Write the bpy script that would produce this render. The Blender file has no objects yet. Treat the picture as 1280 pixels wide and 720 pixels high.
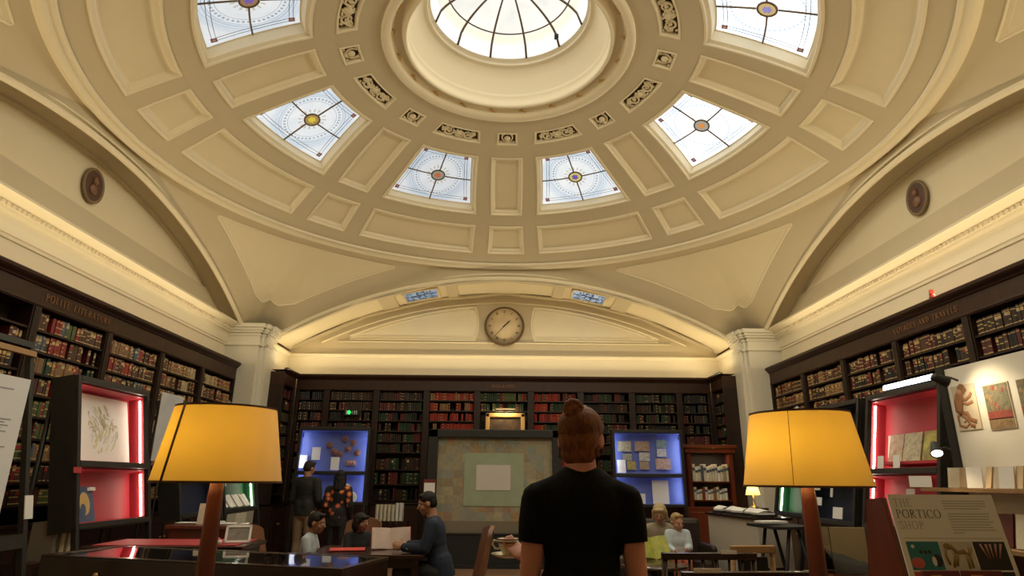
import bpy, bmesh, math, random
from mathutils import Vector, Matrix, Euler
PI = math.pi
rnd = random.Random(7)
SC = bpy.context.scene
COL = SC.collection

# ---------------------------------------------------------------- camera
FPX, TH, ROLL, YAW, HC = 775.997, .2996, .0080, .0129, 1.42
def cdir(u, v, w):
    c, s = math.cos(ROLL), math.sin(ROLL); u, v = c*u - s*v, s*u + c*v
    c, s = math.cos(TH), math.sin(TH); x, y, z = u, w*c - v*s, w*s + v*c
    c, s = math.cos(YAW), math.sin(YAW)
    return Vector((c*x + s*y, -s*x + c*y, z))
def at_y(px, py, y):
    d = cdir(px-640, 360-py, FPX); d *= y/d.y; return Vector((d.x, d.y, d.z+HC))
def at_x(px, py, x):
    d = cdir(px-640, 360-py, FPX); d *= x/d.x; return Vector((d.x, d.y, d.z+HC))
def at_z(px, py, z):
    d = cdir(px-640, 360-py, FPX); d *= (z-HC)/d.z; return Vector((d.x, d.y, d.z+HC))
cd = bpy.data.cameras.new('camera'); cam = bpy.data.objects.new('camera', cd); COL.objects.link(cam)
X, Y, Z = cdir(1,0,0), cdir(0,1,0), -cdir(0,0,1)
cam.matrix_world = Matrix(((X.x,Y.x,Z.x,0),(X.y,Y.y,Z.y,0),(X.z,Y.z,Z.z,HC),(0,0,0,1)))
cd.sensor_width = 36; cd.lens = FPX/1280*36; cd.clip_start = .05; cd.clip_end = 100
cd.dof.use_dof = False
SC.camera = cam
VS = SC.view_settings
SC.display_settings.display_device = 'sRGB'
VS.view_transform = 'Standard'; VS.look = 'None'; VS.gamma = 1; VS.use_curve_mapping = False
VS.exposure = 0.0

# ---------------------------------------------------------------- mesh builder
class MB:
    def __init__(s): s.v=[]; s.f=[]; s.m=[]; s.sm=[]
    def add(s, vs, fs, m=0, sm=False, M=None):
        b=len(s.v)
        for p in vs:
            p=Vector(p); s.v.append(M@p if M is not None else p)
        for f in fs: s.f.append([b+i for i in f]); s.m.append(m); s.sm.append(sm)
        return s
    def box(s, x0,y0,z0,x1,y1,z1, m=0, M=None):
        x0,x1=min(x0,x1),max(x0,x1); y0,y1=min(y0,y1),max(y0,y1); z0,z1=min(z0,z1),max(z0,z1)
        return s.add([(x0,y0,z0),(x1,y0,z0),(x1,y1,z0),(x0,y1,z0),(x0,y0,z1),(x1,y0,z1),(x1,y1,z1),(x0,y1,z1)],
            [(0,3,2,1),(4,5,6,7),(0,1,5,4),(1,2,6,5),(2,3,7,6),(3,0,4,7)], m, False, M)
    def grid(s, fn, nu, nv, m=0, sm=True, M=None, flip=False):
        vs=[fn(i/nu, j/nv) for j in range(nv+1) for i in range(nu+1)]
        fs=[]
        for j in range(nv):
            for i in range(nu):
                a=j*(nu+1)+i; q=(a,a+1,a+nu+2,a+nu+1); fs.append(q[::-1] if flip else q)
        return s.add(vs, fs, m, sm, M)
    def lathe(s, prof, n=48, m=0, sm=True, M=None, a0=0, a1=2*PI, caps=True):
        full=abs(a1-a0-2*PI)<1e-6; N=n if full else n+1
        vs=[]
        for (r,z) in prof:
            for i in range(N):
                a=a0+(a1-a0)*i/n; vs.append((r*math.cos(a), r*math.sin(a), z))
        fs=[]
        for j in range(len(prof)-1):
            for i in range(n):
                k=(i+1)%N if full else i+1
                fs.append((j*N+i, j*N+k, (j+1)*N+k, (j+1)*N+i))
        if caps and full:
            if prof[0][0]>1e-6: fs.append(tuple(range(N))[::-1])
            if prof[-1][0]>1e-6: fs.append(tuple((len(prof)-1)*N+i for i in range(N)))
        return s.add(vs, fs, m, sm, M)
    def tube(s, pts, r, n=8, m=0, sm=True, M=None, closed=False, caps=True):
        pts=[Vector(p) for p in pts]; K=len(pts); vs=[]; up=None
        for i,p in enumerate(pts):
            if closed: t=pts[(i+1)%K]-pts[i-1]
            else: t=pts[min(i+1,K-1)]-pts[max(i-1,0)]
            t=t.normalized() if t.length>1e-9 else Vector((0,0,1))
            if up is None:
                up=Vector((0,0,1)) if abs(t.z)<.9 else Vector((1,0,0))
            a=(up - t*up.dot(t))
            a=a.normalized() if a.length>1e-6 else t.orthogonal().normalized()
            up=a; b=t.cross(a); rr=r(i/(max(K-1,1))) if callable(r) else r
            for k in range(n):
                w=2*PI*k/n; vs.append(p+a*(rr*math.cos(w))+b*(rr*math.sin(w)))
        fs=[]
        for i in range(K if closed else K-1):
            j=(i+1)%K
            for k in range(n):
                l=(k+1)%n; fs.append((i*n+k,i*n+l,j*n+l,j*n+k))
        if caps and not closed: fs.append(tuple(range(n))[::-1]); fs.append(tuple((K-1)*n+k for k in range(n)))
        return s.add(vs, fs, m, sm, M)
    def prism(s, poly, h, m=0, M=None, sm=False):
        """poly in local XZ, extruded along +Y by h"""
        n=len(poly); vs=[(x,0,z) for x,z in poly]+[(x,h,z) for x,z in poly]
        fs=[tuple(range(n)), tuple(range(2*n-1,n-1,-1))]+[(i,i+n,(i+1)%n+n,(i+1)%n) for i in range(n)]
        return s.add(vs, fs, m, sm, M)
    def sphere(s, c, r, m=0, nu=16, nv=10, M=None, sm=True):
        if not hasattr(r,'__len__'): r=(r,r,r)
        def fn(u,v):
            a=2*PI*u; b=-PI/2+PI*v
            return (c[0]+r[0]*math.cos(a)*math.cos(b), c[1]+r[1]*math.sin(a)*math.cos(b), c[2]+r[2]*math.sin(b))
        return s.grid(fn, nu, nv, m, sm, M)
    def sweep(s, prof, path, m=0, sm=False, closed=False):
        """prof list of 2D (a,b); path list of (origin, axisA, axisB)"""
        n=len(prof); vs=[]
        for o,A,B in path:
            for a,b in prof: vs.append(Vector(o)+Vector(A)*a+Vector(B)*b)
        fs=[]; K=len(path)
        for i in range(K if closed else K-1):
            j=(i+1)%K
            for k in range(n-1): fs.append((i*n+k,i*n+k+1,j*n+k+1,j*n+k))
        return s.add(vs, fs, m, sm)
    def mesh(s, name, mats):
        me=bpy.data.meshes.new(name); me.from_pydata([tuple(p) for p in s.v],[],s.f)
        for m in (mats if isinstance(mats,(list,tuple)) else [mats]): me.materials.append(m)
        if s.f:
            me.polygons.foreach_set('material_index', s.m); me.polygons.foreach_set('use_smooth', s.sm)
        me.update(); return me
    def build(s, name, mats, parent=None, bevel=0, M=None, world=None, fix=False):
        me=s.mesh(name, mats)
        if fix:
            bm=bmesh.new(); bm.from_mesh(me); bmesh.ops.remove_doubles(bm, verts=bm.verts, dist=1e-5); bmesh.ops.recalc_face_normals(bm, faces=bm.faces); bm.to_mesh(me); bm.free()
        return link(name, me, parent, bevel, M)
def link(name, me, parent=None, bevel=0, M=None):
    o=bpy.data.objects.new(name, me); COL.objects.link(o)
    if parent is not None: o.parent=parent
    if M is not None: o.matrix_local=M
    if bevel:
        b=o.modifiers.new('bevel','BEVEL'); b.width=bevel; b.segments=2; b.limit_method='ANGLE'; b.angle_limit=.7; b.harden_normals=False
    return o
def tag(o, label=None, cat=None, group=None, kind=None):
    if label: o['label']=label
    if cat: o['category']=cat
    if group: o['group']=group
    if kind: o['kind']=kind
    return o
def thing(name, label, cat, M=None, group=None):
    o=bpy.data.objects.new(name, None); o.empty_display_size=.1; COL.objects.link(o)
    if M is not None: o.matrix_world = M if isinstance(M, Matrix) else Matrix.Translation(Vector(M))
    return tag(o, label, cat, group)
def TR(loc=(0,0,0), rz=0, rx=0, ry=0):
    return Matrix.Translation(Vector(loc)) @ Matrix.Rotation(rz,4,'Z') @ Matrix.Rotation(rx,4,'X') @ Matrix.Rotation(ry,4,'Y')

# ---------------------------------------------------------------- materials
class NT:
    """small helper round a node tree"""
    def __init__(s, m): s.t=m.node_tree; s.n=s.t.nodes; s.l=s.t.links
    def node(s, typ, **kw):
        n=s.n.new(typ)
        for k,v in kw.items(): setattr(n,k,v)
        return n
    def put(s, sock, v):
        if isinstance(v, bpy.types.NodeSocket): s.l.new(v, sock)
        elif v is not None: sock.default_value=v
    def m(s, op, a, b=None, c=None, clamp=False):
        n=s.node('ShaderNodeMath', operation=op, use_clamp=clamp)
        s.put(n.inputs[0],a); s.put(n.inputs[1],b)
        if c is not None: s.put(n.inputs[2],c)
        return n.outputs[0]
    def mix(s, f, a, b):
        n=s.node('ShaderNodeMix', data_type='RGBA'); s.put(n.inputs[0],f)
        s.put(n.inputs[6], a if isinstance(a,bpy.types.NodeSocket) else (*a,1)); s.put(n.inputs[7], b if isinstance(b,bpy.types.NodeSocket) else (*b,1))
        return n.outputs[2]
    def noise(s, scale, detail=4, rough=.55, coord=None, dist=0):
        n=s.node('ShaderNodeTexNoise'); n.inputs['Scale'].default_value=scale; n.inputs['Detail'].default_value=detail; n.inputs['Roughness'].default_value=rough
        n.inputs['Distortion'].default_value=dist
        if coord is None: coord=s.node('ShaderNodeTexCoord').outputs['Object']
        s.l.new(coord, n.inputs['Vector']); return n.outputs['Fac']
    def band(s, x, lo, hi, soft=.004):
        a=s.m('SUBTRACT',x,lo); a=s.m('DIVIDE',a,soft,clamp=True)
        b=s.m('SUBTRACT',hi,x); b=s.m('DIVIDE',b,soft,clamp=True)
        return s.m('MULTIPLY',a,b)
MATS={}
def srgb(r,g,b):
    f=lambda c: (c/255/12.92) if c/255<=.04045 else ((c/255+.055)/1.055)**2.4
    return (f(r),f(g),f(b))
def mat(name, col, rough=.5, metal=0, var=.0, scale=8, bump=0, bscale=60, spec=.5, emit=None, es=0, trans=0, alpha=1, col2=None, stretch=None, coat=0, sheen=0):
    if name in MATS: return MATS[name]
    m=bpy.data.materials.new(name); m.use_nodes=True; t=NT(m); p=t.n['Principled BSDF']
    p.inputs['Base Color'].default_value=(*col,1); p.inputs['Roughness'].default_value=rough; p.inputs['Metallic'].default_value=metal
    p.inputs['Specular IOR Level'].default_value=spec
    if coat: p.inputs['Coat Weight'].default_value=coat; p.inputs['Coat Roughness'].default_value=.1
    if sheen: p.inputs['Sheen Weight'].default_value=sheen
    if trans: p.inputs['Transmission Weight'].default_value=trans
    if alpha<1: p.inputs['Alpha'].default_value=alpha
    if emit: p.inputs['Emission Color'].default_value=(*emit,1); p.inputs['Emission Strength'].default_value=es
    coord=None
    if var or col2 or bump:
        tc=t.node('ShaderNodeTexCoord'); coord=tc.outputs['Object']
        if stretch:
            mp=t.node('ShaderNodeMapping'); mp.inputs['Scale'].default_value=stretch; t.l.new(coord, mp.inputs['Vector']); coord=mp.outputs['Vector']
    if var or col2:
        c2=col2 or tuple(max(0,c*(1-var)) for c in col)
        f=t.noise(scale,5,.6,coord, .3)
        f=t.m('MULTIPLY_ADD',f,2.2,-.6,clamp=True)
        t.l.new(t.mix(f, c2, col), p.inputs['Base Color'])
    if bump:
        b=t.node('ShaderNodeBump'); b.inputs['Strength'].default_value=bump; b.inputs['Distance'].default_value=.01
        t.l.new(t.noise(bscale,4,.6,coord), b.inputs['Height']); t.l.new(b.outputs['Normal'], p.inputs['Normal'])
    MATS[name]=m; return m
def emat(name, col, st):
    if name in MATS: return MATS[name]
    m=bpy.data.materials.new(name); m.use_nodes=True; t=NT(m); t.n.clear()
    e=t.node('ShaderNodeEmission'); e.inputs[0].default_value=(*col,1); e.inputs[1].default_value=st
    o=t.node('ShaderNodeOutputMaterial'); t.l.new(e.outputs[0], o.inputs[0]); MATS[name]=m; return m

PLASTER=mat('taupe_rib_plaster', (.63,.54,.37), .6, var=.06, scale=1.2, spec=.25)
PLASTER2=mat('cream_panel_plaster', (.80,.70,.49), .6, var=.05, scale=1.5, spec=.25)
CREAM=mat('pale_cream_moulding', (.87,.78,.58), .55, var=.04, scale=2, spec=.25)
STONE=mat('pale_painted_pier', (.78,.74,.62), .55, var=.06, scale=2)
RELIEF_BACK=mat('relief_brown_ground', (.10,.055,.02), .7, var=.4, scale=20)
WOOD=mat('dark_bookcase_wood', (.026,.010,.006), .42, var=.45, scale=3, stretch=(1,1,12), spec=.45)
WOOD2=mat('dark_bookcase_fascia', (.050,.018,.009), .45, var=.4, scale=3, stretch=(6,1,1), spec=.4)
BACKW=mat('dark_bookcase_back', (.022,.011,.007), .7, var=.3)  # near-black brown of the bookcase back boards
MAHOG=mat('red_mahogany', (.20,.045,.018), .3, col2=(.11,.022,.010), scale=3, stretch=(2,2,.4), coat=.3)
TABLEW=mat('dark_table_wood', (.032,.012,.007), .25, var=.4, scale=4, coat=.3)
TANW=mat('light_tan_wood', (.42,.24,.10), .45, var=.35, scale=4, stretch=(1,1,8))
FRAME=mat('charcoal_case_frame', (.020,.018,.016), .5, var=.25)
BLACK=mat('matt_black', (.010,.010,.010), .6)
GILT=mat('gilt', (.75,.45,.10), .35, metal=.4, var=.3, scale=30)
LETTER=mat('faded_gilt_lettering', (.27,.125,.05), .55, metal=.1)
BRASS=mat('brass', (.70,.45,.15), .3, metal=1)
BRONZE=mat('dark_bronze', (.06,.035,.015), .35, metal=.6, var=.3)
WHITE=mat('white_card', (.82,.80,.76), .6, var=.03, scale=10)
PAPER=mat('cream_paper', (.72,.64,.48), .7, var=.12, scale=10)
GLASS=mat('clear_glass', (1,1,1), .02, trans=1)
LEATHER=mat('brown_leather', (.21,.085,.04), .42, var=.3, scale=12, bump=.15, bscale=120)
DKLEATHER=mat('near_black_leather', (.03,.018,.014), .42, var=.3, scale=12)
CERAMIC=mat('cream_ceramic', (.75,.68,.52), .15, var=.05)
LED=emat('led_warm_white', (1,.86,.66), 22)
LEDC=emat('led_cool_white', (.85,.92,1), 24)
REDP=mat('crimson_case_lining', (.44,.032,.050), .5, var=.06, scale=2)
BLUEP=mat('ultramarine_case_lining', (.14,.19,.56), .5, var=.06, scale=2)
GREENP=mat('deep_green_case_lining', (.02,.12,.05), .5, var=.06)
NAVYP=mat('dark_navy_lining', (.015,.02,.05), .6)
# ================================================================ the hall: dome, pendentives, arches, walls
CX, CY = .02, 7.107
A = 5.0                      # half side of the square bay
R0 = 4.80
def zd(r): return 7.192-.0682*r*r
def dpt(r, az, d=0):
    """point on the dome at radius r, azimuth az (deg from +y clockwise), pushed up/outward by d along the normal"""
    k=.1364*r; n=1/math.sqrt(1+k*k); a=math.radians(az)
    rr=r+d*k*n; z=zd(r)+d*n
    return (CX+rr*math.sin(a), CY+rr*math.cos(a), z)
def lerp(a,b,t): return a+(b-a)*t
def cell(mb, r1, r2, L, Rr, prof=None, n=10, m=0, mface=0, face=True):
    """cell between radii r1<r2; L(r),Rr(r) azimuth limits. prof = [(inset, depth)...]"""
    nr=max(2,int((r2-r1)/.15)); 
    if prof is None:
        mb.grid(lambda u,v: dpt(lerp(r1,r2,v), lerp(L(lerp(r1,r2,v)),Rr(lerp(r1,r2,v)),u)), n, nr, m); return
    def loop(w,d):
        pts=[]
        ra,rb=r1+w,r2-w
        def P(r,u):
            q=math.degrees(w/r); return dpt(r, lerp(L(r)+q, Rr(r)-q, u), d)
        for i in range(n): pts.append(P(ra,i/n))
        for i in range(nr): pts.append(P(lerp(ra,rb,i/nr),1))
        for i in range(n): pts.append(P(rb,1-i/n))
        for i in range(nr): pts.append(P(lerp(rb,ra,i/nr),0))
        return pts
    loops=[loop(*p) for p in prof]; K=len(loops[0]); vs=[p for l in loops for p in l]; fs=[]
    for j in range(len(loops)-1):
        for i in range(K):
            fs.append((j*K+i, j*K+(i+1)%K, (j+1)*K+(i+1)%K, (j+1)*K+i))
    mb.add(vs, fs, 3, False)
    if face:
        w,d=prof[-1]; ra,rb=r1+w,r2-w
        def F(u,v):
            r=lerp(ra,rb,v); q=math.degrees(w/r); return dpt(r, lerp(L(r)+q,Rr(r)-q,u), d)
        mb.grid(F, n, nr, mface)
dome=MB()
PANEL=[(0,0),(.0,-.012),(.022,-.016),(.03,.004),(.062,.022),(.085,.05),(.10,.05)]
WINP=[(0,0),(0,-.014),(.028,-.018),(.036,.006),(.075,.03),(.085,.16),(.11,.17)]
RELP=[(0,0),(.0,-.01),(.02,-.012),(.03,.01),(.04,.05)]
def hw(kind):
    t={'outer':((4.01,14.05),(4.60,14.2)),'win':((2.53,11.3),(3.77,13.75)),'rel':((1.99,9.5),(2.25,10.8)),
       'nouter':((4.01,4.6),(4.60,4.65)),'nwin':((2.53,6.2),(3.77,4.5)),'nrel':((1.99,4.75),(2.25,4.5))}[kind]
    (a,b),(c,d)=t
    return lambda r: b+(d-b)*(r-a)/(c-a)
cells=[]   # (centre az, r1, r2, kind)
for (r1,r2,wide,nar) in ((4.01,4.60,'outer','nouter'),(2.53,3.77,'win','nwin'),(1.99,2.25,'rel','nrel')):
    H,N=hw(wide),hw(nar)
    for k in range(8):
        c0=45*k; c1=c0+22.5
        pw={'outer':PANEL,'win':WINP,'rel':RELP}[wide]; pn={'nouter':PANEL,'nwin':PANEL,'nrel':RELP}[nar]
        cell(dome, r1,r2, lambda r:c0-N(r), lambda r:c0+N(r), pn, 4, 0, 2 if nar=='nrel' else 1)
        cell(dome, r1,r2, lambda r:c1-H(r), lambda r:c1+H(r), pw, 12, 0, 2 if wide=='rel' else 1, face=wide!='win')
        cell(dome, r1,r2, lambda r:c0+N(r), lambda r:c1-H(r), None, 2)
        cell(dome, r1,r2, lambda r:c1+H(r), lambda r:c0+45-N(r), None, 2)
for r1,r2 in ((4.60,4.80),(3.77,4.01),(2.25,2.53),(1.70,1.99)):
    dome.grid(lambda u,v: dpt(lerp(r1,r2,v), 360*u), 120, 2, 0)
# foot moulding ring, oculus moulding, groove, drum and cornice as one lathe each
TD=Matrix.Translation((CX,CY,0))
dome.lathe([(4.80,5.62),(4.80,5.585),(4.815,5.575),(4.835,5.59),(4.855,5.575),(4.89,5.535),(4.93,5.525),(4.955,5.535),(4.965,5.56),(4.995,5.56)],160,3,True,TD,caps=False)
dome.lathe([(1.70,zd(1.70)),(1.70,6.965),(1.685,6.94),(1.65,6.935),(1.60,6.955),(1.575,6.98),(1.565,7.06),(1.53,7.12),(1.45,7.13),(1.425,7.09),(1.42,7.03),(1.40,7.005),(1.375,7.01),(1.365,7.05),
   (1.375,7.10),(1.37,7.18),(1.352,7.20),(1.36,7.215),(1.35,7.24),(1.27,7.44),(1.20,7.56),(1.165,7.585),(1.125,7.59),(1.12,7.62),(1.14,7.64),(1.10,7.66),(1.085,7.70)],96,3,True,TD,caps=False)

# pendentives and arch faces
def zarch(o, crown=5.345, rad=8.9):
    o=min(abs(o),4.62); return crown-(rad-math.sqrt(rad*rad-o*o))
ZSPR=4.20
def pend(az, t):
    a=math.radians(az); sx,cy=math.sin(a),math.cos(a); s=A/max(abs(sx),abs(cy)); o=(s*sx if abs(cy)>abs(sx) else s*cy)
    zb=max(ZSPR-.03, zarch(o)) if abs(o)<4.62 else ZSPR-.03
    r=lerp(4.995,s,t); z=lerp(5.56,zb,.45*t+.55*t*t)
    return (CX+r*sx, CY+r*cy, z), s
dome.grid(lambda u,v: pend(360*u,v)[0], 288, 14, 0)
# sunken-panel outline on each pendentive: bead mouldings following dome foot and both arches
def pend_r(az, r):
    s=pend(az,0)[1]; t=max(0,min(1,(r-4.995)/(s-4.995))); return pend(az,t)[0]
for q in range(4):
    c=45+90*q; inner=[]; outer=[]
    for i in range(-60,61):
        da=i*.5; az=c+da; s=pend(az,0)[1]
        rin=5.15; rout=min((A-.33)/A*s, 6.46)
        if rout>rin+.01: inner.append(az); outer.append(rout)
    path=[pend_r(az,5.15) for az in inner]+[pend_r(az,r) for az,r in list(zip(inner,outer))[::-1]]
    dome.tube(path,.017,6,3,True,closed=True)
    path=[pend_r(az,5.20) for az in inner[3:-3]]+[pend_r(az,max(5.2,r-.05)) for az,r in list(zip(inner,outer))[3:-3][::-1]]
    dome.tube(path,.009,5,3,True,closed=True)
    nn=len(inner)
    up_=[Vector(pend_r(a_,5.15))-Vector((0,0,.006)) for a_ in inner]
    dome.grid(lambda u,v: Vector(pend_r(inner[int(round(u*(nn-1)))], lerp(5.15,outer[int(round(u*(nn-1)))],v)))-Vector((0,0,.007)), nn-1, 8, 1)
# beads along arch edges
def archline(side, off, dz=0, n=48, lim=4.62):
    pts=[]
    for i in range(n+1):
        o=lerp(-lim,lim,i/n); z=zarch(o)+dz
        pts.append({'N':(CX+o,CY+off,z),'S':(CX+o,CY-off,z),'W':(CX-off,CY+o,z),'E':(CX+off,CY+o,z)}[side])
    return pts
for sd in 'NWES':
    dome.tube(archline(sd,A-.012,.012),.040,8,3)
    dome.tube(archline(sd,A-.02,.10),.018,6,3)
# soffits
DEPW, DEPN = .30, 1.12
for sd,dep in (('W',DEPW),('E',DEPW),('N',DEPN),('S',DEPN)):
    a=archline(sd,A-.01); b=archline(sd,A+dep)
    dome.add(a+b, [(i,i+1,len(a)+i+1,len(a)+i) for i in range(len(a)-1)], 0 if dep<.5 else 1, True)
    # closing strips above the walls outside the arch so no light leaks
ceil=dome.build('ceiling',[PLASTER,PLASTER2,RELIEF_BACK,CREAM]); tag(ceil,kind='structure')

# carved relief ornaments in the frieze panels
def relief(c, r1, r2, H, long):
    mb=MB(); rr=random.Random(int(c*10)+int(long)); 
    rm=(r1+r2)/2; hh=(r2-r1)/2-.045
    wid=math.radians(H(rm))*rm-.06
    def P(x,y,d=.03): return dpt(rm+y, c+math.degrees(x/rm), d)
    if long:
        for sgn in (-1,1):
            for q,(cx,cy,rad) in enumerate(((.52,0,.085),(.17,.01,.07),(.80,-.02,.055))):
                x0=sgn*cx*wid
                pts=[P(x0+rad*(1-t/26)*math.cos(sgn*t*.42+q)*1.0, cy+rad*(1-t/26)*math.sin(t*.42+q), .018) for t in range(24)]
                mb.tube(pts, lambda t:.017*(1-.5*t), 6)
                mb.sphere(P(x0,cy,.02),.022,0,8,6)
            for q in range(9):
                x=sgn*rr.uniform(.05,.98)*wid; y=rr.uniform(-hh,hh); a=rr.uniform(0,6.3)
                mb.tube([P(x+k*.02*math.cos(a+k*.3), y+k*.016*math.sin(a+k*.3), .02) for k in range(4)], lambda t:.013*(1-.6*t)+.004, 5)
        mb.sphere(P(0,0,.015),(.05,.05,.035),0,10,8)
        for k in range(6): 
            a=k*PI/3; mb.sphere(P(.055*math.cos(a),.055*math.sin(a),.018),.022,0,8,6)
    else:
        mb.sphere(P(0,.0,.02),(.055,.055,.04),0,12,8); mb.sphere(P(0,.07,.02),(.035,.035,.03),0,8,6)
        for sgn in (-1,1):
            mb.tube([P(sgn*(.055+.035*math.sin(t*.5)), -.09+t*.022, .018) for t in range(9)], .014, 6)
            mb.sphere(P(sgn*.10,.08,.02),.022,0,8,6); mb.sphere(P(sgn*.09,-.085,.02),.02,0,8,6)
    return mb
for k in range(8):
    for long,c in ((False,45*k),(True,45*k+22.5)):
        H=hw('rel' if long else 'nrel')
        o=relief(c,1.99,2.25,H,long).build('carved_relief',PLASTER2,ceil)
        if long: o['label']='long carved scroll relief'

# ---------------------------------------------------------------- stained glass
def stained(name, level, lat, rad, warm=0.0, tone=(.86,.93,1.0)):
    """backlit leaded glass; UV holds metres from the roundel"""
    m=bpy.data.materials.new(name); m.use_nodes=True; t=NT(m); t.n.clear()
    uv=t.node('ShaderNodeUVMap').outputs[0]; sep=t.node('ShaderNodeSeparateXYZ'); t.l.new(uv,sep.inputs[0]); x,y=sep.outputs[0],sep.outputs[1]
    d=t.m('SQRT',t.m('ADD',t.m('MULTIPLY',x,x),t.m('MULTIPLY',y,y))); ang=t.m('ARCTAN2',y,x)
    cloud=t.noise(3.5,5,.6,uv,.6); fine=t.noise(26,3,.6,uv)
    base=t.mix(cloud, tuple(c*.72 for c in tone), (1.0,.985,.94))
    dash=t.m('GREATER_THAN',t.m('SINE',t.m('MULTIPLY',ang,44)),-.1)
    lines=t.m('MULTIPLY',t.band(d,.365,.40,.004),dash)
    for lo,hi in ((.335,.345),(.425,.435),(.455,.468),(.50,.508)):
        lines=t.m('MAXIMUM',lines,t.band(d,lo,hi,.003))
    rays=t.m('MULTIPLY',t.band(d,.13,.20,.01),t.m('GREATER_THAN',t.m('SINE',t.m('MULTIPLY',ang,16)),.45))
    col=t.mix(t.m('MULTIPLY',lines,.72),base,(.20,.28,.38))
    col=t.mix(t.m('MULTIPLY',rays,.6),col,(.45,.34,.16))
    haze=t.band(d,.40,.60,.05); col=t.mix(t.m('MULTIPLY',haze,t.m('MULTIPLY',fine,.75)),col,(.50,.62,.74))
    e=t.node('ShaderNodeEmission'); t.l.new(col,e.inputs[0]); e.inputs[1].default_value=level
    o=t.node('ShaderNodeOutputMaterial'); t.l.new(e.outputs[0],o.inputs[0]); return m
LEAD=mat('dark_lead',(.05,.045,.04),.5); BAR=mat('bronze_glazing_bar',(.16,.11,.06),.5)
CORNER=mat('ruby_corner_glass',(.16,.03,.04),.3,emit=(.25,.10,.10),es=.5)
levels={0:1.05,1:1.9,2:1.9,3:1.3,4:1.0,5:.95,6:1.0,7:.85}   # clockwise from the far right
rcol={0:((.16,.10,.45),(.75,.62,.20)),1:((.75,.30,.08),(.42,.45,.42)),2:((.30,.28,.62),(.72,.52,.22)),5:((.16,.10,.42),(.34,.2,.1)),6:((.72,.56,.05),(.42,.30,.10)),7:((.55,.13,.05),(.30,.33,.26)),3:((.5,.2,.1),(.3,.3,.3)),4:((.2,.2,.5),(.4,.3,.2))}
def uvmesh(me, uvs):
    l=me.uv_layers.new(name='UVMap')
    for lp in me.loops: l.data[lp.index].uv=uvs[lp.vertex_index]
for k in range(8):
    c=45*k+22.5; H=hw('win'); w,d=.105,.165; ra,rb=2.53+w,3.77-w; rm=3.17
    mb=MB(); uvs=[]
    def F(u,v):
        r=lerp(ra,rb,v); q=math.degrees(w/r); az=lerp(c-H(r)+q,c+H(r)-q,u); uvs.append((math.radians(az-c)*r, r-rm)); return dpt(r,az,d)
    mb.grid(F,16,14,0)
    me=mb.mesh('window_%d'%(k+1), stained('leaded_glass_%d'%k, levels[k], 1,1)); uvmesh(me,uvs)
    w_=link('window_%d'%(k+1), me); tag(w_,kind='structure')
    def P(x,y,dd=d-.012): return dpt(rm+y, c+math.degrees(x/(rm+y)), dd)
    bars=MB()
    top,bot=ra-rm,rb-rm
    wm=math.radians(H(rm))*rm-w
    for seg in (((0,.115),(0,bot)),((0,-.115),(0,top)),((.13,0),(wm,0)),((-.13,0),(-wm,0))):
        (x0,y0),(x1,y1)=seg; bars.tube([P(lerp(x0,x1,i/4),lerp(y0,y1,i/4)) for i in range(5)], .012, 6)
    bars.build('glazing_bar',BAR,w_)
    lead=MB()
    for ins in (.07,.115):
        pts=[]
        for (u0,v0),(u1,v1) in (((0,0),(1,0)),((1,0),(1,1)),((1,1),(0,1)),((0,1),(0,0))):
            for i in range(6):
                u,v=lerp(u0,u1,i/6),lerp(v0,v1,i/6); r=lerp(ra+ins,rb-ins,v); q=math.degrees((w+ins)/r); pts.append(dpt(r,lerp(c-H(r)+q,c+H(r)-q,u),d-.006))
        lead.tube(pts,.0035,4,closed=True)
    lead.build('lead_came',LEAD,w_)
    ca,cb=rcol[k]
    rim=MB(); rim.tube([P(.115*math.cos(a*PI/16),.10*math.sin(a*PI/16)) for a in range(32)],.014,6,closed=True); 
    ro=rim.build('roundel_rim',BAR,w_)
    disc=MB(); disc.add([P(0,0,d-.012)]+[P(.11*math.cos(a*PI/12),.095*math.sin(a*PI/12),d-.012) for a in range(24)],[(0,1+(i+1)%24,1+i) for i in range(24)],0)
    disc.add([P(.01,.0,d-.016)]+[P(.06*math.cos(a*PI/6)*(1.2 if a%3 else .7)-.005,.055*math.sin(a*PI/6)*(1 if a%2 else .7),d-.016) for a in range(12)],[(0,1+(i+1)%12,1+i) for i in range(12)],1)
    disc.build('roundel',[mat('roundel_ground_%d'%k,tuple(x*.3 for x in cb),.4,emit=cb,es=.7), mat('roundel_figure_%d'%k,tuple(x*.3 for x in ca),.4,emit=ca,es=.8)],w_)
    cs=MB()
    for u,v in ((0,0),(1,0),(1,1),(0,1)):
        r=lerp(ra+.09,rb-.09,v); q=math.degrees((w+.09)/r); az=lerp(c-H(r)+q,c+H(r)-q,u)
        cs.add([dpt(r+b*.035,az+math.degrees(a*.035/r),d-.009) for a,b in ((-1,-1),(-1,1),(1,1),(1,-1))],[(0,1,2,3)],0)
        cs.tube([dpt(r+.012*math.sin(i),az+math.degrees(.012*math.cos(i)/r),d-.012) for i in range(6)],.006,4,1,closed=True)
    cs.build('corner_square',[CORNER,WHITE],w_)

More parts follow.
